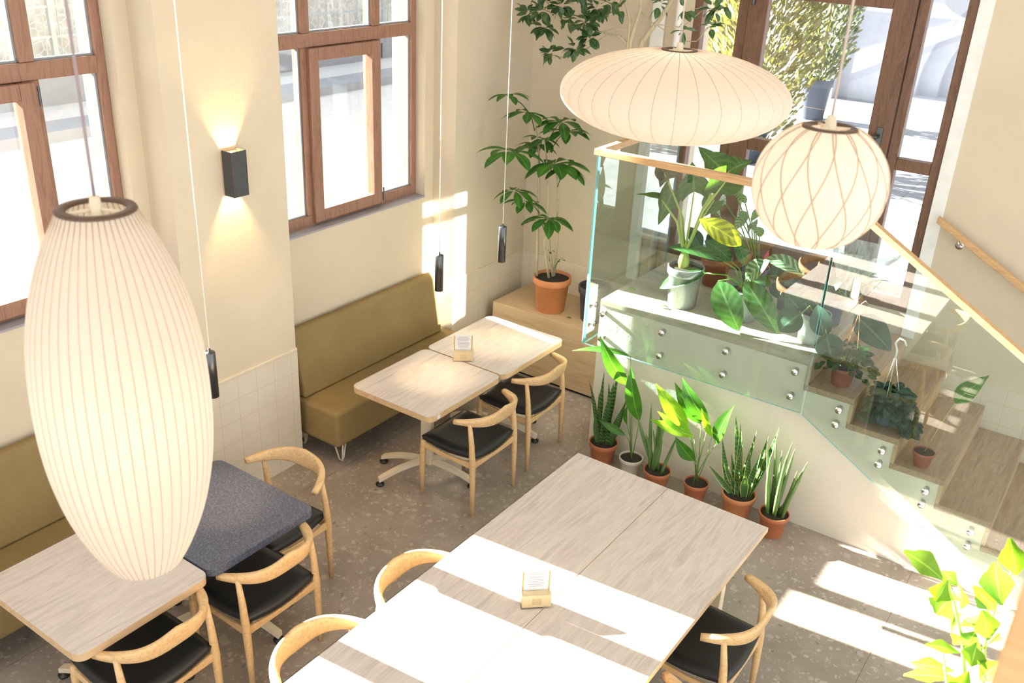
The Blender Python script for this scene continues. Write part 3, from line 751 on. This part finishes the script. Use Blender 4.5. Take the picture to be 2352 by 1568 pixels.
t = potted('snake_plant', 'mottled snake plant in terracotta pot, leftmost of the row under the glass', 'plant', (1.71, -1.375, 0), .107, .078, .175, 'terracotta')
snake(t, .06, [(1353, 873, -.02), (1388, 851, .02), (1398, 878, -.04), (1421, 855, .02), (1410, 878, -.03), (1441, 912, .0), (1376, 900, -.05), (1430, 935, -.05), (1404, 905, -.07), (1368, 945, -.06)], .055, 'leaf_snake', h=.16)
t = potted('cast_iron_plant', 'tall broad-leaved plant in the only cream pot of the row', 'plant', (1.955, -1.40, 0), .086, .064, .15, 'cream_pot')
blades(t, [((1441, 885), (1378, 772), -.03, .115, -.1), ((1448, 818), (1312, 806), .02, .055, -.16, V((0, -.5, 1))), ((1468, 966), (1449, 840), -.04, .115), ((1437, 1000), (1373, 962), -.05, .055, -.05), ((1440, 975), (1442, 930), .03, .045)], 'leaf_cast', 'green_stem', .14)
t = potted('cylindrical_snake_plant', 'spiky round-leaved snake plant in terracotta pot, third from left of the row', 'plant', (2.185, -1.445, 0), .096, .072, .16, 'terracotta')
snake(t, .055, [(1464, 953, -.02), (1496, 924, .0), (1511, 962, -.02), (1521, 936, .02), (1556, 1000, -.02), (1533, 955, -.03), (1500, 985, -.05), (1520, 990, -.06), (1483, 995, -.04)], .032, 'leaf_cyl', 'sword', h=.15)
t = potted('cast_iron_plant', 'broad-leaved plant with glowing yellow-green leaves in terracotta pot, fourth in the row', 'plant', (2.465, -1.40, 0), .086, .064, .15, 'terracotta')
blades(t, [((1628, 973), (1567, 867), .03, .125), ((1610, 973), (1550, 878), .06, .10), ((1645, 1020), (1686, 931), .02, .10), ((1594, 1058), (1551, 1003), -.06, .095, -.05)], 'leaf_cast', 'green_stem', .14)
m = MB(); s_ = MB()
for (bx, by), (tx, ty), dy, w in [((1581, 985), (1506, 880), -.05, .115), ((1594, 1003), (1493, 963), -.07, .075), ((1586, 993), (1510, 944), -.06, .085), ((1635, 1003), (1611, 936), -.03, .05)]:
    B = loc(t, aty(bx, by, t.location.y + dy)); T = loc(t, aty(tx, ty, t.location.y + dy - .03))
    m.leaf(B, T, V((.1, -1, .6)), w, 'lance', .1, .25, 12); s_.tube([V((0, 0, .14)), (B + V((0, 0, .14))) * .5 + V((.01, .01, 0)), B], .003, 6)
o = m.build('sunlit_foliage', M['leaf_bright'], t, True); o['label'] = 'bright yellow-green leaves'; s_.build('sunlit_stems', M['green_stem'], t, True)  # sunlit leaves: their glow is put into a brighter leaf colour
t = potted('snake_plant', 'yellow-edged snake plant in the widest terracotta pot of the row', 'plant', (2.77, -1.39, 0), .114, .085, .185, 'terracotta_light')
snake(t, .06, [(1659, 1007, .0), (1690, 953, .03), (1701, 971, -.02), (1738, 988, .02), (1765, 1000, .02), (1790, 980, .0), (1628, 1068, -.06), (1706, 1017, -.05), (1723, 1036, -.06), (1748, 1042, -.05), (1680, 1040, -.03), (1662, 1062, -.06), (1712, 1085, -.08)], .05, 'leaf_snake_edge', h=.17)
t = potted('cylindrical_snake_plant', 'spiky upright snake plant in terracotta pot, rightmost of the row', 'plant', (3.036, -1.43, 0), .098, .072, .165, 'terracotta')
snake(t, .055, [(1762, 1020, -.02), (1782, 1015, .02), (1797, 1034, .0), (1821, 1015, .02), (1826, 1031, -.01), (1856, 1060, -.02), (1831, 1081, -.05), (1771, 1044, -.04), (1806, 1050, -.04), (1848, 1075, -.03)], .032, 'leaf_cyl', h=.15)

# corner plant on the platform
t = potted('umbrella_tree', 'tall umbrella plant in terracotta pot on the oak platform in the corner', 'plant', (.59, -.42, .60), .158, .118, .30, 'terracotta_light')
YS0 = -.42
sm = MB(); lm = MB()
stems = [((1243, 628), (1236, 500), (1238, 345), (1228, 270)), ((1262, 632), (1257, 520), (1259, 400), (1250, 320)), ((1273, 625), (1280, 540), (1281, 430), (1275, 365)), ((1256, 628), (1250, 560), (1262, 500))]
for k, sx in enumerate(stems):
    pts = [loc(t, aty(px, py, YS0 + (.03, -.03, .05, -.06)[k])) for px, py in sx]; pts[0] = V((pts[0].x, (-.04, .03, .05, -.02)[k], .27))
    sm.tube(pts, [.012, .010, .008, .005][:len(pts)], 8)
sm.build('stems', M['pale_bark'], t, True)
for (px, py, dx_, sz, n, root, seedn) in [(1170, 216, 0, .13, 7, (1228, 275), -.26), (1215, 258, 0, .17, 8, (1228, 300), -.20), (1176, 346, 0, .23, 8, (1236, 365), -.38), (1290, 278, 0, .20, 10, (1255, 330), -.02), (1246, 318, 0, .15, 8, (1240, 345), .08), (1274, 374, 0, .24, 10, (1262, 400), -.15), (1183, 436, 0, .16, 8, (1236, 470), -.24), (1208, 462, 0, .15, 7, (1240, 490), -.10), (1262, 500, 0, .19, 9, (1262, 540), -.10), (1300, 300, 0, .17, 8, (1262, 350), .08), (1262, 575, 0, .05, 4, (1262, 600), 0), (1232, 330, 0, .15, 7, (1240, 380), .06), (1300, 385, 0, .17, 7, (1280, 430), .06), (1240, 505, 0, .14, 6, (1250, 530), .05), (1287, 595, 0, .045, 4, (1275, 615), 0)]:
    c = loc(t, aty(px, py, YS0 + seedn)); r0 = loc(t, aty(*root, YS0)); lm.tube([r0, (r0 + c) * .5 + V((0, 0, .02)), c], .0035, 6)
    a0 = random.uniform(0, 6)
    for k in range(n):
        a = a0 + 2 * PI * k / n + random.uniform(-.2, .2); d = V((math.cos(a), math.sin(a), -.20 + random.uniform(-.25, .18)))
        T = c + d.normalized() * sz * random.uniform(1.0, 1.35); B = c + d.normalized() * .02; T.x = max(T.x, .03 - .59); T.y = min(T.y, .39)
        lm.leaf(B, T, V((0, 0, 1)), sz * .44, 'obov', .07, .18, 8, curl=.12)
lm.build('foliage', M['leaf_green'], t, True)
t = potted('plant_pot', 'dark charcoal pot of soil on the platform, behind the glass corner', 'pot', (.975, -.37, .60), .135, .10, .30, 'charcoal_pot')
MB().leaf((0, -.05, .27), (.04, -.09, .33), (0, -1, .3), .03, 'lance').leaf((0, -.05, .27), (-.03, -.08, .31), (0, -1, .3), .02, 'lance').build('seedling', M['leaf_bright'], t, True)

# ficus on a wall bracket, high in the corner
t = thing('rubber_fig', 'leafy fig tree branching across the upper corner above the saucer lamp', 'plant', (1.12, -.40, 1.95 + .25))
pot_mesh(.15, .11, .24).build('pot', M['charcoal_pot'], t, True); MB().lathe([(0, .22), (.13, .215)], 24).build('soil', M['soil'], t, True)
bk = MB().box(-.05, .07, -.11, .40, -.02, 0).box(-.02, .02, .36, .40, -.2, -.02).build('wall_bracket', M['white_paint'], t)
br = MB(); lf = MB()
def F(px, py, dy=0): return loc(t, aty(px, py, -.42 + dy))
def branch(pts, r0, r1):
    n = len(pts); br.tube(pts, [r0 + (r1 - r0) * i / (n - 1) for i in range(n)], 7)
crown = V((0, 0, .22))
branch([crown, crown + V((.01, -.01, .3)), F(1448, 98), F(1459, 60), F(1472, 20), F(1474, -60)], .020, .010)
branch([crown, F(1443, 105), F(1447, 45), F(1436, 0), F(1430, -60)], .016, .008)
branch([crown + V((.02, 0, .2)), F(1475, 95), F(1515, 45), F(1545, 0), F(1570, -50)], .020, .012)
branch([F(1440, 100), F(1425, 84), F(1395, 78), F(1340, 62), F(1290, 40), F(1245, 20, -.05), F(1215, 30, -.08)], .009, .003)
branch([F(1395, 80), F(1365, 100), F(1330, 125), F(1285, 132), F(1255, 122, -.05)], .006, .0025)
branch([F(1340, 62), F(1345, 40), F(1375, 10), F(1380, -20)], .005, .003)
branch([F(1448, 66), F(1410, 66), F(1380, 75), F(1350, 95)], .004, .002)
branch([F(1470, 25), F(1500, 55), F(1560, 62), F(1590, 20), F(1640, 20)], .005, .002)
branch([F(1500, 52), F(1530, 72), F(1570, 60), F(1612, 25, -.05)], .004, .002)
branch([F(1560, 95), F(1600, 95), F(1630, 60, -.05)], .003, .002)
branch([F(1290, 40), F(1262, 12), F(1240, -15)], .004, .002)
br.build('branches', M['pale_bark'], t, True)
rnd = random.Random(3)
for (cx, cy, n, sp) in [(1212, 32, 12, .085), (1246, 25, 18, .10), (1252, 62, 14, .075), (1290, 12, 14, .10), (1262, 122, 11, .065), (1322, 112, 14, .085), (1345, 50, 22, .11), (1372, 18, 20, .11), (1352, 85, 12, .08), (1402, 8, 12, .09), (1418, 24, 6, .07), (1300, 45, 8, .08), (1515, 8, 6, .09), (1570, 70, 4, .06), (1632, 60, 6, .07), (1640, 20, 8, .08), (1660, 8, 6, .08), (1572, 22, 4, .06), (1240, -20, 12, .12), (1330, -20, 14, .14)]:
    c = F(cx, cy, rnd.uniform(-.12, .06))
    for k in range(int(n * 1.7)):
        d = V((rnd.uniform(-1, 1), rnd.uniform(-1, 1), rnd.uniform(-1, .8))).normalized(); B = c + d * rnd.uniform(.1, .55) * sp
        L = rnd.uniform(.065, .10); T = B + (d + V((0, 0, -.25))).normalized() * L
        if B.y + t.location.y > -.10 or T.y + t.location.y > -.06: continue
        lf.leaf(B, T, V((rnd.uniform(-.6, .6), rnd.uniform(-.9, .1), 1)), L * .52, 'ovate', .06, .2, 6)
lf.build('foliage', M['leaf_ficus'], t, True)

# landing plants
LZ = 1.19
ROWL = []
t = potted('alocasia', 'elephant-ear plant in silver-grey pot near the glass corner on the landing', 'plant', (1.985, -.93, LZ), .128, .098, .29, 'silver_pot')
m = MB(); s_ = MB(); md = MB()
crown = loc(t, aty(1573, 580, t.location.y))
for (bx, by), (tx, ty), dy, w, mm, nv in [((1594, 440), (1590, 372), -.02, .21, m, CAMN), ((1662, 392), (1604, 337), .20, .19, m, V((.3, -.9, .3))), ((1672, 409), (1618, 440), -.06, .24, m, V((.2, -.8, -.5))), ((1676, 392), (1728, 370), .05, .17, m, V((.1, -.7, .6))), ((1526, 396), (1504, 366), .05, .13, md, CAMN), ((1526, 396), (1562, 404), .05, .13, md, CAMN), ((1526, 398), (1516, 430), .03, .09, md, CAMN), ((1515, 452), (1460, 446), -.02, .07, m, V((0, -.35, 1))), ((1515, 452), (1538, 431), -.04, .06, m, V((0, -.5, 1))), ((1545, 440), (1512, 516), .12, .15, m, CAMN), ((1640, 460), (1610, 500), .20, .14, m, CAMN)]:
    dy += .09; B = loc(t, aty(bx, by, t.location.y + dy)); T = loc(t, aty(tx, ty, t.location.y + dy - .02))
    mm.leaf(B, T, nv, w, 'heart', .05, .12, 12)
    s_.tube([crown + V((0, 0, -.02)), (crown + B) * .5 + V(((B.x - crown.x) * -.12, 0, .03)), B], [.012, .008, .005], 8)
m.build('foliage', M['leaf_alocasia'], t, True); o = md.build('withered_leaf', M['leaf_brown'], t, True); o['label'] = 'brown withered leaf'
s_.build('stalks', M['yellow_stem'], t, True)
MB().lathe([(0, -.06), (.028, -.05), (.040, 0), (.032, .05), (.018, .09), (0, .10)], 16, (crown.x, crown.y, .31)).build('corm', M['yellow_stem'], t, True)
t = potted('philodendron', 'broad-leaved plant with one bright yellow leaf in grey pot on the landing edge', 'plant', (2.41, -.87, LZ), .115, .09, .215, 'grey_pot')
def spread(t, items, mat, name='foliage', stem='green_stem', prof='ovate', z0=None):
    m = MB(); s = MB(); z0 = z0 if z0 is not None else .2
    for (bx, by), (tx, ty), d0, d1, w, nv in items:
        B = loc(t, aty(bx, by, t.location.y + d0)); T = loc(t, aty(tx, ty, t.location.y + d1))
        m.leaf(B, T, nv, w, prof, .10, .16, 12)
        s.tube([V((random.uniform(-.02, .02), random.uniform(-.02, .02), z0)), (V((0, 0, z0)) + B) * .5 + V((0, 0, .05)), B], .005, 6)
    m.build(name, M[mat], t, True)
    if stem: s.build('stems', M[stem], t, True)
spread(t, [((1622, 627), (1515, 662), -.08, -.12, .135, V((.1, -.7, .8))), ((1662, 600), (1532, 567), -.02, -.06, .10, V((0, -.6, 1))), ((1650, 645), (1698, 760), -.18, -.24, .20, V((.2, -.9, .4))), ((1712, 645), (1786, 766), -.18, -.25, .17, V((.4, -.85, .4))), ((1680, 600), (1618, 552), .05, .05, .12, V((0, -.6, .8))), ((1712, 610), (1690, 540), .06, .10, .09, CAMN), ((1735, 640), (1770, 660), .02, -.04, .10, V((.3, -.5, .9)))], 'leaf_philo')
spread(t, [((1703, 563), (1606, 503), -.03, -.08, .155, V((.35, -.75, .55)))], 'leaf_yellow', 'yellow_leaf', None)
spread(t, [((1714, 645), (1768, 598), -.08, -.05, .16, V((0, -.6, 1))), ((1760, 590), (1850, 638), .02, -.06, .13, V((.1, -.5, 1)))], 'leaf_calathea', 'striped_foliage', None)
t = potted('plant_pot', 'terracotta pot with dark leaves half hidden behind the silver-grey pot', 'plant', (1.99, -.40, LZ), .115, .085, .215, 'terracotta_dark')
spread(t, [((1610, 570), (1580, 520), 0, -.02, .11, V((0, -.6, .8))), ((1625, 570), (1655, 525), .02, 0, .11, V((0, -.6, .8))), ((1600, 580), (1560, 560), -.05, -.1, .09, V((0, -.4, 1)))], 'leaf_deep')
t = potted('calathea', 'striped calathea with pale banded leaves at the back of the landing', 'plant', (2.28, -.36, LZ), .10, .08, .2, 'slate_pot')
it = []
rnd = random.Random(5)
for (px, py) in [(1690, 445), (1712, 468), (1668, 470), (1640, 488), (1700, 500), (1725, 500), (1655, 505), (1690, 525), (1735, 525), (1718, 535), (1745, 545), (1675, 540)]:
    a = rnd.uniform(-.6, .6); it.append(((px, py), (px + rnd.randint(-30, 30), py - rnd.randint(10, 32)), rnd.uniform(-.12, .05), rnd.uniform(-.16, .0), .085, V((rnd.uniform(-.4, .4), -.7, .7))))
spread(t, it, 'leaf_calathea')
t = potted('flamingo_flower', 'anthurium with single red flower and maroon leaf on the landing', 'plant', (2.60, -.50, LZ), .095, .075, .18, 'slate_pot')
spread(t, [((1745, 635), (1765, 575), 0, 0, .05, CAMN)], 'leaf_red', 'red_flower', 'green_stem', z0=.16)
spread(t, [((1722, 612), (1722, 578), -.02, -.02, .07, CAMN), ((1738, 640), (1752, 605), -.04, -.03, .05, CAMN)], 'leaf_maroon', 'maroon_leaf', None)
spread(t, [((1780, 640), (1800, 590), .02, .05, .10, V((0, -.6, .9))), ((1790, 640), (1840, 610), 0, -.02, .11, V((0, -.5, 1))), ((1800, 650), (1845, 660), -.05, -.1, .12, V((.2, -.4, 1))), ((1775, 650), (1800, 690), -.1, -.16, .12, V((.1, -.6, .8)))], 'leaf_blue', 'foliage', None)
t = potted('philodendron', 'dark large-leaved plant in pale grey pot at the right end of the landing', 'plant', (2.915, -.93, LZ), .103, .082, .205, 'grey_pot')
spread(t, [((1893, 772), (1878, 700), -.12, -.10, .14, V((0, -.8, .6))), ((1898, 765), (1912, 832), -.14, -.20, .17, V((.2, -.9, .35))), ((1855, 735), (1802, 672), .0, -.04, .15, V((-.1, -.7, .7))), ((1840, 720), (1790, 760), -.12, -.2, .19, V((-.1, -.8, .5))), ((1862, 730), (1845, 680), 0, .0, .12, V((0, -.7, .7))), ((1880, 690), (1940, 640), .1, .12, .12, V((0, -.6, .9)))], 'leaf_blue')
t = potted('philodendron', 'plant with one long drooping dark leaf at the top of the stair, behind the ivy', 'plant', (2.90, -.55, LZ), .10, .08, .2, 'slate_pot')
spread(t, [((1965, 725), (2046, 806), -.20, -.28, .19, V((.3, -.8, .5))), ((1950, 690), (1985, 650), 0, .05, .11, V((0, -.6, .9))), ((1935, 680), (1905, 640), 0, .05, .11, V((0, -.6, .9)))], 'leaf_blue')

# cellophane wrapped plant by the door
t = potted('wrapped_plant', 'potted plant in whitish crumpled cellophane wrap beside the door on the landing', 'plant', (2.90, -.16, LZ), .085, .065, .15, 'grey_pot')
rnd = random.Random(31); NW = 40
m = MB().lathe([(.07, .02), (.095, .12), (.10, .20), (.15, .30), (.20, .40), (.235, .46)], NW, (0, 0, 0), lambda a, j, r, z: 1 + .13 * math.sin(a * 9 + j * 1.3) * (j / 5) + .08 * math.sin(a * 17 + j * 2.1) * (j / 5))
m.v = [(x + z * z * .35, min(y, .13), z) for x, y, z in m.v]; m.open = True
m.build('cellophane', M['cellophane'], t, False)
m = MB()
for k in range(26):
    a = rnd.uniform(0, 6.28); d = V((math.cos(a) * .8 + .35, math.sin(a) * .5 - .2, rnd.uniform(.3, 1))).normalized(); m.leaf((0, 0, .14), V((0, 0, .14)) + d * rnd.uniform(.16, .30), (0, -.4, 1), .035, 'lance', .1, .2, 6)
m.build('foliage', M['leaf_calathea'], t, True)

def bushy(t, z0, rad, n, size, mat, seed, prof='ovate', flat=.7, xmin=-9, ymin=-9, droop=.25):
    rnd = random.Random(seed); m = MB(); s = MB()
    for k in range(n):
        a = rnd.uniform(0, 2 * PI); r = rad * math.sqrt(rnd.random()); z = z0 + flat * rad * (1 - (r / rad) ** 2) * rnd.uniform(.2, 1) - droop * rad * (r / rad) ** 2
        B = V((r * math.cos(a), r * math.sin(a), z)); d = V((math.cos(a + rnd.uniform(-.7, .7)), math.sin(a + rnd.uniform(-.7, .7)), rnd.uniform(-.7, .3))).normalized(); L = size * rnd.uniform(.7, 1.2)
        E_ = B + d * L
        if min(B.y, E_.y) < ymin + L * .3 or (min(B.x, E_.x) < xmin and z < .2): continue
        m.leaf(B, B + d * L, V((rnd.uniform(-.5, .5), rnd.uniform(-.7, .3), 1)), L * .72, prof, .08, .15, 5)
        if k % 3 == 0: s.tube([V((0, 0, z0 - .06)), (V((0, 0, z0)) + B) * .5, B], .0018, 5)
    m.build('foliage', M[mat], t, True); s.build('stems', M['green_stem'], t, True)
t = potted('hanging_ivy', 'leafy trailing ivy in terracotta pot with hanger on the upper stair step', 'plant', (3.19, -1.06, 1.02), .083, .06, .125, 'terracotta_dark')
bushy(t, .16, .18, 210, .052, 'leaf_deep', 11, flat=.75, xmin=-.15, ymin=-.185)
ap = loc(t, aty(1975, 715, -1.06)); m = MB()
for k in range(3): m.tube([V((.078 * math.cos(2.1 * k), .078 * math.sin(2.1 * k), .12)), ap], .0016, 6)
m.tube([ap, ap + V((0, 0, .05)), ap + V((.02, 0, .075)), ap + V((.04, 0, .06))], .003, 6)
m.build('hanger', M['terracotta_light'], t, True)
t = potted('hanging_peperomia', 'dense dark-leaved plant with white hanging hook on the middle stair step', 'plant', (3.495, -1.05, .85), .085, .065, .10, 'slate_pot')
bushy(t, .12, .165, 460, .082, 'leaf_blue', 12, flat=.8, xmin=-.14, ymin=-.195, droop=.62)
ap = loc(t, aty(2058, 815, -1.05)); m = MB()
for k in range(3): m.tube([V((.08 * math.cos(2.1 * k + .5), .08 * math.sin(2.1 * k + .5), .095)), ap], .002, 6)
m.tube([ap + V((0, 0, -.02)), ap + V((0, 0, .03)), ap + V((-.018, 0, .075)), ap + V((.0, 0, .11)), ap + V((.03, 0, .105)), ap + V((.045, 0, .075))], .0065, 8)
m.build('hanger', M['hook_white'], t, True)
t = potted('sprout_pot', 'small brown pot with single long-stalked leaf on a lower stair step', 'plant', (3.775, -1.13, .68), .065, .047, .10, 'terracotta_dark')
m = MB(); B = loc(t, aty(2193, 925, -1.10)); T = loc(t, aty(2272, 862, -1.12)); m.leaf(B, T, V((.2, -.6, .7)), .11, 'lance', .12, .25, 12); m.build('foliage', M['leaf_cast'], t, True)
MB().tube([V((0, 0, .09)), (V((0, 0, .09)) + B) * .5 + V((.0, 0, .01)), B], [.003, .0025, .002], 6).build('stems', M['yellow_stem'], t, True)

# foreground fishtail palm, right edge
t = thing('fishtail_palm', 'bright sunlit palm with ragged leaves in the right foreground', 'plant', (4.42, -4.02, 0))
pot_mesh(.17, .13, .30).build('pot', M['terracotta'], t, True); MB().lathe([(0, .28), (.15, .275)], 24).build('soil', M['soil'], t, True)
sm = MB(); lm = MB()
def G(px, py, dy=0): return loc(t, aty(px, py, -4.0 + dy))
for pts, r in (([V((0, 0, .27)), V((.0, .0, .9)), G(2215, 1560), G(2212, 1480), G(2195, 1400), G(2178, 1330)], .010), ([V((.03, .02, .27)), V((.05, .02, .9)), G(2260, 1560, .1), G(2262, 1480, .1), G(2290, 1380, .1), G(2330, 1300, .1)], .008), ([V((-.02, .02, .27)), V((-.03, 0, .9)), G(2180, 1600, -.1), G(2165, 1500, -.1)], .007)):
    sm.tube(pts, [r * (1 - .12 * i) for i in range(len(pts))], 8)
sm.build('stems', M['yellow_stem'], t, True)
rnd = random.Random(9)
for (bx, by), (tx, ty), w in [((2170, 1335), (2075, 1265), .13), ((2178, 1330), (2150, 1380), .10), ((2200, 1345), (2165, 1310), .07), ((2185, 1370), (2150, 1410), .13), ((2205, 1400), (2200, 1340), .09), ((2210, 1410), (2185, 1450), .13), ((2215, 1420), (2240, 1440), .10), ((2285, 1400), (2235, 1345), .10), ((2300, 1390), (2285, 1290), .14), ((2335, 1320), (2320, 1235), .12), ((2270, 1470), (2255, 1400), .11), ((2262, 1490), (2300, 1470), .12), ((2225, 1470), (2190, 1480), .10), ((2205, 1500), (2125, 1480), .07), ((2190, 1540), (2092, 1522), .08), ((2200, 1560), (2075, 1550), .09), ((2230, 1530), (2245, 1475), .10), ((2225, 1540), (2190, 1575), .10), ((2270, 1520), (2255, 1560), .10), ((2250, 1560), (2300, 1520), .10), ((2290, 1440), (2262, 1405), .08), ((2215, 1590), (2150, 1620), .12), ((2240, 1450), (2215, 1490), .09), ((2175, 1350), (2210, 1380), .08)]:
    dy = rnd.uniform(-.12, .12); B = G(bx, by, dy); T = G(tx, ty, dy + rnd.uniform(-.06, .06))
    T = B + (T - B) * 1.0
    lm.leaf(B, T, V((rnd.uniform(-.5, .3), rnd.uniform(-.9, -.2), .8)), w * .62, 'palm', .06, .25, 16)
lm.build('foliage', M['leaf_palm'], t, True)
# mezzanine post by the camera
t = thing('railing_post', 'blurred oak railing post at the lower right corner', 'post', (4.56, -5.98, 2.1))
q = aty(2312, 1450, -5.98)
MB().box(q.x - 4.56, q.x - 4.56 + .06, -.03, .03, 0, 2.0).build('post', M['rail_oak'], t, bevel=.004)
struct(MB().box(3.7, 7.0, -9.2, -5.9, 1.95, 2.1).build('floor_mezzanine', M['stair_oak']))
# dropped leaves
for k, (px, py, z, c) in enumerate([(1450, 668, LZ, 'on the landing near the glass corner'), (1473, 690, LZ, 'thin on the landing beside the silver-grey pot'), (1525, 708, LZ, 'dry on the landing edge before the silver-grey pot'), (1306, 732, .60, 'on the oak platform in front of the terracotta pot')]):
    p = atz(px, py, z); s = (.035, .03, .035, .022)[k]
    o = MB().leaf((-s, 0, .004), (s, s * .3, .006), (0, 0, 1), s * (1.1, .3, .9, 1)[k], 'ovate', .12, .3, 6).build('fallen_leaf', M[('leaf_bright', 'leaf_cast', 'leaf_brown', 'leaf_cast')[k]], None, True)
    o.location = p + V((0, 0, .001)); props(o, 'small fallen leaf lying ' + c, 'leaf')

# ------------------------------------------------------------------ outside
def mk_pave():
    t = NT('paving'); co = t.coord(); sp = t.new('ShaderNodeSeparateXYZ'); t.l(co, sp.inputs[0])
    j = t.math('MAXIMUM', t.math('LESS_THAN', t.math('FRACT', t.math('DIVIDE', sp.outputs[0], .8)), .018), t.math('LESS_THAN', t.math('FRACT', t.math('DIVIDE', sp.outputs[1], 1.25)), .012))
    return t.set(t.mix(t.math('MULTIPLY', j, .5), t.ramp(t.noise(co, 3, 5), [(.3, (.15, .155, .18)), (.7, (.23, .235, .265))]), (.06, .06, .075)), .8)
M['pave'] = mk_pave()  # bluish grey in the paving colour stands in for the yard's shade
M['street'] = plain('street', (.40, .40, .41), .85)
M['facade'] = plain('facade', (.40, .41, .46), .8)
M['kerb'] = plain('kerb', (.19, .20, .23), .8)
def mk_stone():
    t = NT('stone'); co = t.coord(); v = t.new('ShaderNodeTexVoronoi', feature='DISTANCE_TO_EDGE'); v.inputs['Scale'].default_value = 7; t.l(co, v.inputs['Vector'])
    return t.set(t.mix(t.math('LESS_THAN', v.outputs['Distance'], .05), t.ramp(t.noise(co, 5, 5), [(.3, (.36, .33, .29)), (.7, (.58, .55, .50))]), (.60, .58, .54)), .9)
M['stone'] = mk_stone()
struct(MB().box(-40, -.56, -30, 45, 1.0, 1.15).build('ground_street', M['street']))
struct(MB().box(-.56, 30, .33, 45, 1.0, 1.15).build('ground_paving', M['pave']))
k = MB().box(-5.75, -5.25, -20, 20, 1.15, 1.27).build('street_kerb', M['kerb']); props(k, 'long low grey kerb crossing the street outside the windows', 'kerb')  # kerb with its grey shadow band put into colour and width
k = MB().box(-9.6, -9.2, -25, 25, 1.15, 4.6).build('retaining_wall', M['stone']); props(k, 'rough stone retaining wall beyond the street outside the windows', 'wall')
fe = thing('street_fence', 'pale metal mesh fence on low wall outside the upper windows', 'fence', (-7.1, 0, 1.15))
MB().box(-.12, .12, -20, 20, 0, .42).build('base_wall', M['kerb'], fe)
for y0 in range(-8, 12, 2):
    m = MB()
    for q in range(11): m.tube([(0, y0 + q * .18 + .1, .45), (0, y0 + q * .18 + .1, 1.5)], .012, 5)
    for z in (.5, .8, 1.15, 1.45): m.box(-.015, .015, y0 + .03, y0 + 1.97, z - .015, z + .015)
    m.build('mesh_panel', M['grey_pot'], fe)
    MB().box(-.03, .03, y0 - .03, y0 + .03, .42, 1.6).build('post', M['grey_pot'], fe)
# facade with stepped arch
fc = thing('arcade_building', 'white building with stepped round arch across the paved yard', 'building', (2.95, 8.7, 1.15))
def ring(mb, r0, y, r1=None, zc=.25, n=28):
    vs = []; fs = []
    for k in range(n + 1):
        a = PI * k / n; c, s = math.cos(a), math.sin(a)
        if r1: o = (r1 * c, r1 * s + zc)
        else:
            m = min(9.0 / max(abs(c), 1e-6), 7.0 / max(s, 1e-6)); o = (m * c, m * s + zc)
        vs += [(r0 * c, y, r0 * s + zc), (o[0], y, o[1])]
    fs = [(2 * k, 2 * k + 1, 2 * k + 3, 2 * k + 2) for k in range(n)]; mb.add(vs, fs)
    R1 = r1 or 9.0
    for sg in (-1, 1): mb.add([(sg * r0, y, 0), (sg * R1, y, 0), (sg * R1, y, zc), (sg * r0, y, zc)], [(0, 1, 2, 3)])
def reveal(mb, r, y0, y1, zc=.25, n=28):
    P = [(r, 0)] + [(r * math.cos(PI * k / n), r * math.sin(PI * k / n) + zc) for k in range(n + 1)] + [(-r, 0)]
    vs = [(x, y, z) for x, z in P for y in (y0, y1)]; mb.add(vs, [(2 * i, 2 * i + 1, 2 * i + 3, 2 * i + 2) for i in range(len(P) - 1)])
mb = MB(); ring(mb, 1.80, 0); reveal(mb, 1.80, 0, .16); ring(mb, 1.52, .16, 1.80); reveal(mb, 1.52, .16, .32); ring(mb, 1.25, .32, 1.52); reveal(mb, 1.25, .32, .6)
mb.box(-9, 9, .9, 1.1, 0, 7.2); mb.build('wall', M['facade'], fc)
MB().box(-2.0, 3, -.3, .62, 0, .16).build('step', M['facade'], fc); MB().box(-3.9, -2.95, -.30, -.001, 0, 7).build('pilaster', M['facade'], fc)
mb = MB(); ring(mb, 1.14, .55, 1.25, .25); mb.box(-1.2, 1.2, .55, .6, .16, .26).box(-1.2, 1.2, .55, .6, .9, .95).box(-.03, .03, .55, .6, .2, 1.4); mb.build('window_frame', M['slate_pot'], fc)
MB().box(-1.2, 1.2, .62, .63, .2, 1.45).build('window_pane', plain('pane_far', (.45, .52, .58), .2), fc)
def cypress(label, x, y_, pr, ph, rad, hgt, mat, seed, n, z0=0):
    t = thing('potted_cypress', label, 'tree', (x, y_, 1.15)); pot_mesh(pr, pr * .72, ph).build('pot', M['yard_pot'], t, True); MB().lathe([(0, ph * .9), (pr * .9, ph * .88)], 24).build('soil', M['soil'], t, True)
    MB().tube([(0, 0, ph * .8), (0, 0, ph + hgt * .8)], [.04, .015], 8).build('trunk', M['bark'], t, True)
    rnd = random.Random(seed); m = MB()
    for k in range(n):
        q = rnd.random() ** .8; r = rad * (math.sin(PI * (q * .86 + .12)) ** .7) * rnd.uniform(.35, 1.05); a = rnd.uniform(0, 2 * PI); z = ph * (.9 - z0) + hgt * q
        B = V((r * math.cos(a), r * math.sin(a), z)); d = V((math.cos(a) * .55, math.sin(a) * .55, rnd.uniform(.4, 1))).normalized(); L = rnd.uniform(.07, .16)
        m.leaf(B, B + d * L, V((rnd.uniform(-1, 1), rnd.uniform(-1, 1), .3)), L * .42, 'fish', .05, .1, 3)
    m.build('foliage', M[mat], t, True)
p1 = aty(1735, 160, 3.6); p2 = aty(1877, 200, 6.7)
cypress('large golden cypress in pot just outside the glazed door', p1.x, 3.6, .27, .45, .62, 2.6, 'cypress', 21, 5200, .5)
cypress('slimmer green cypress in slate-grey pot further out in the yard', .32, 6.6, .21, .55, .40, 2.1, 'cypress_green', 22, 2600)
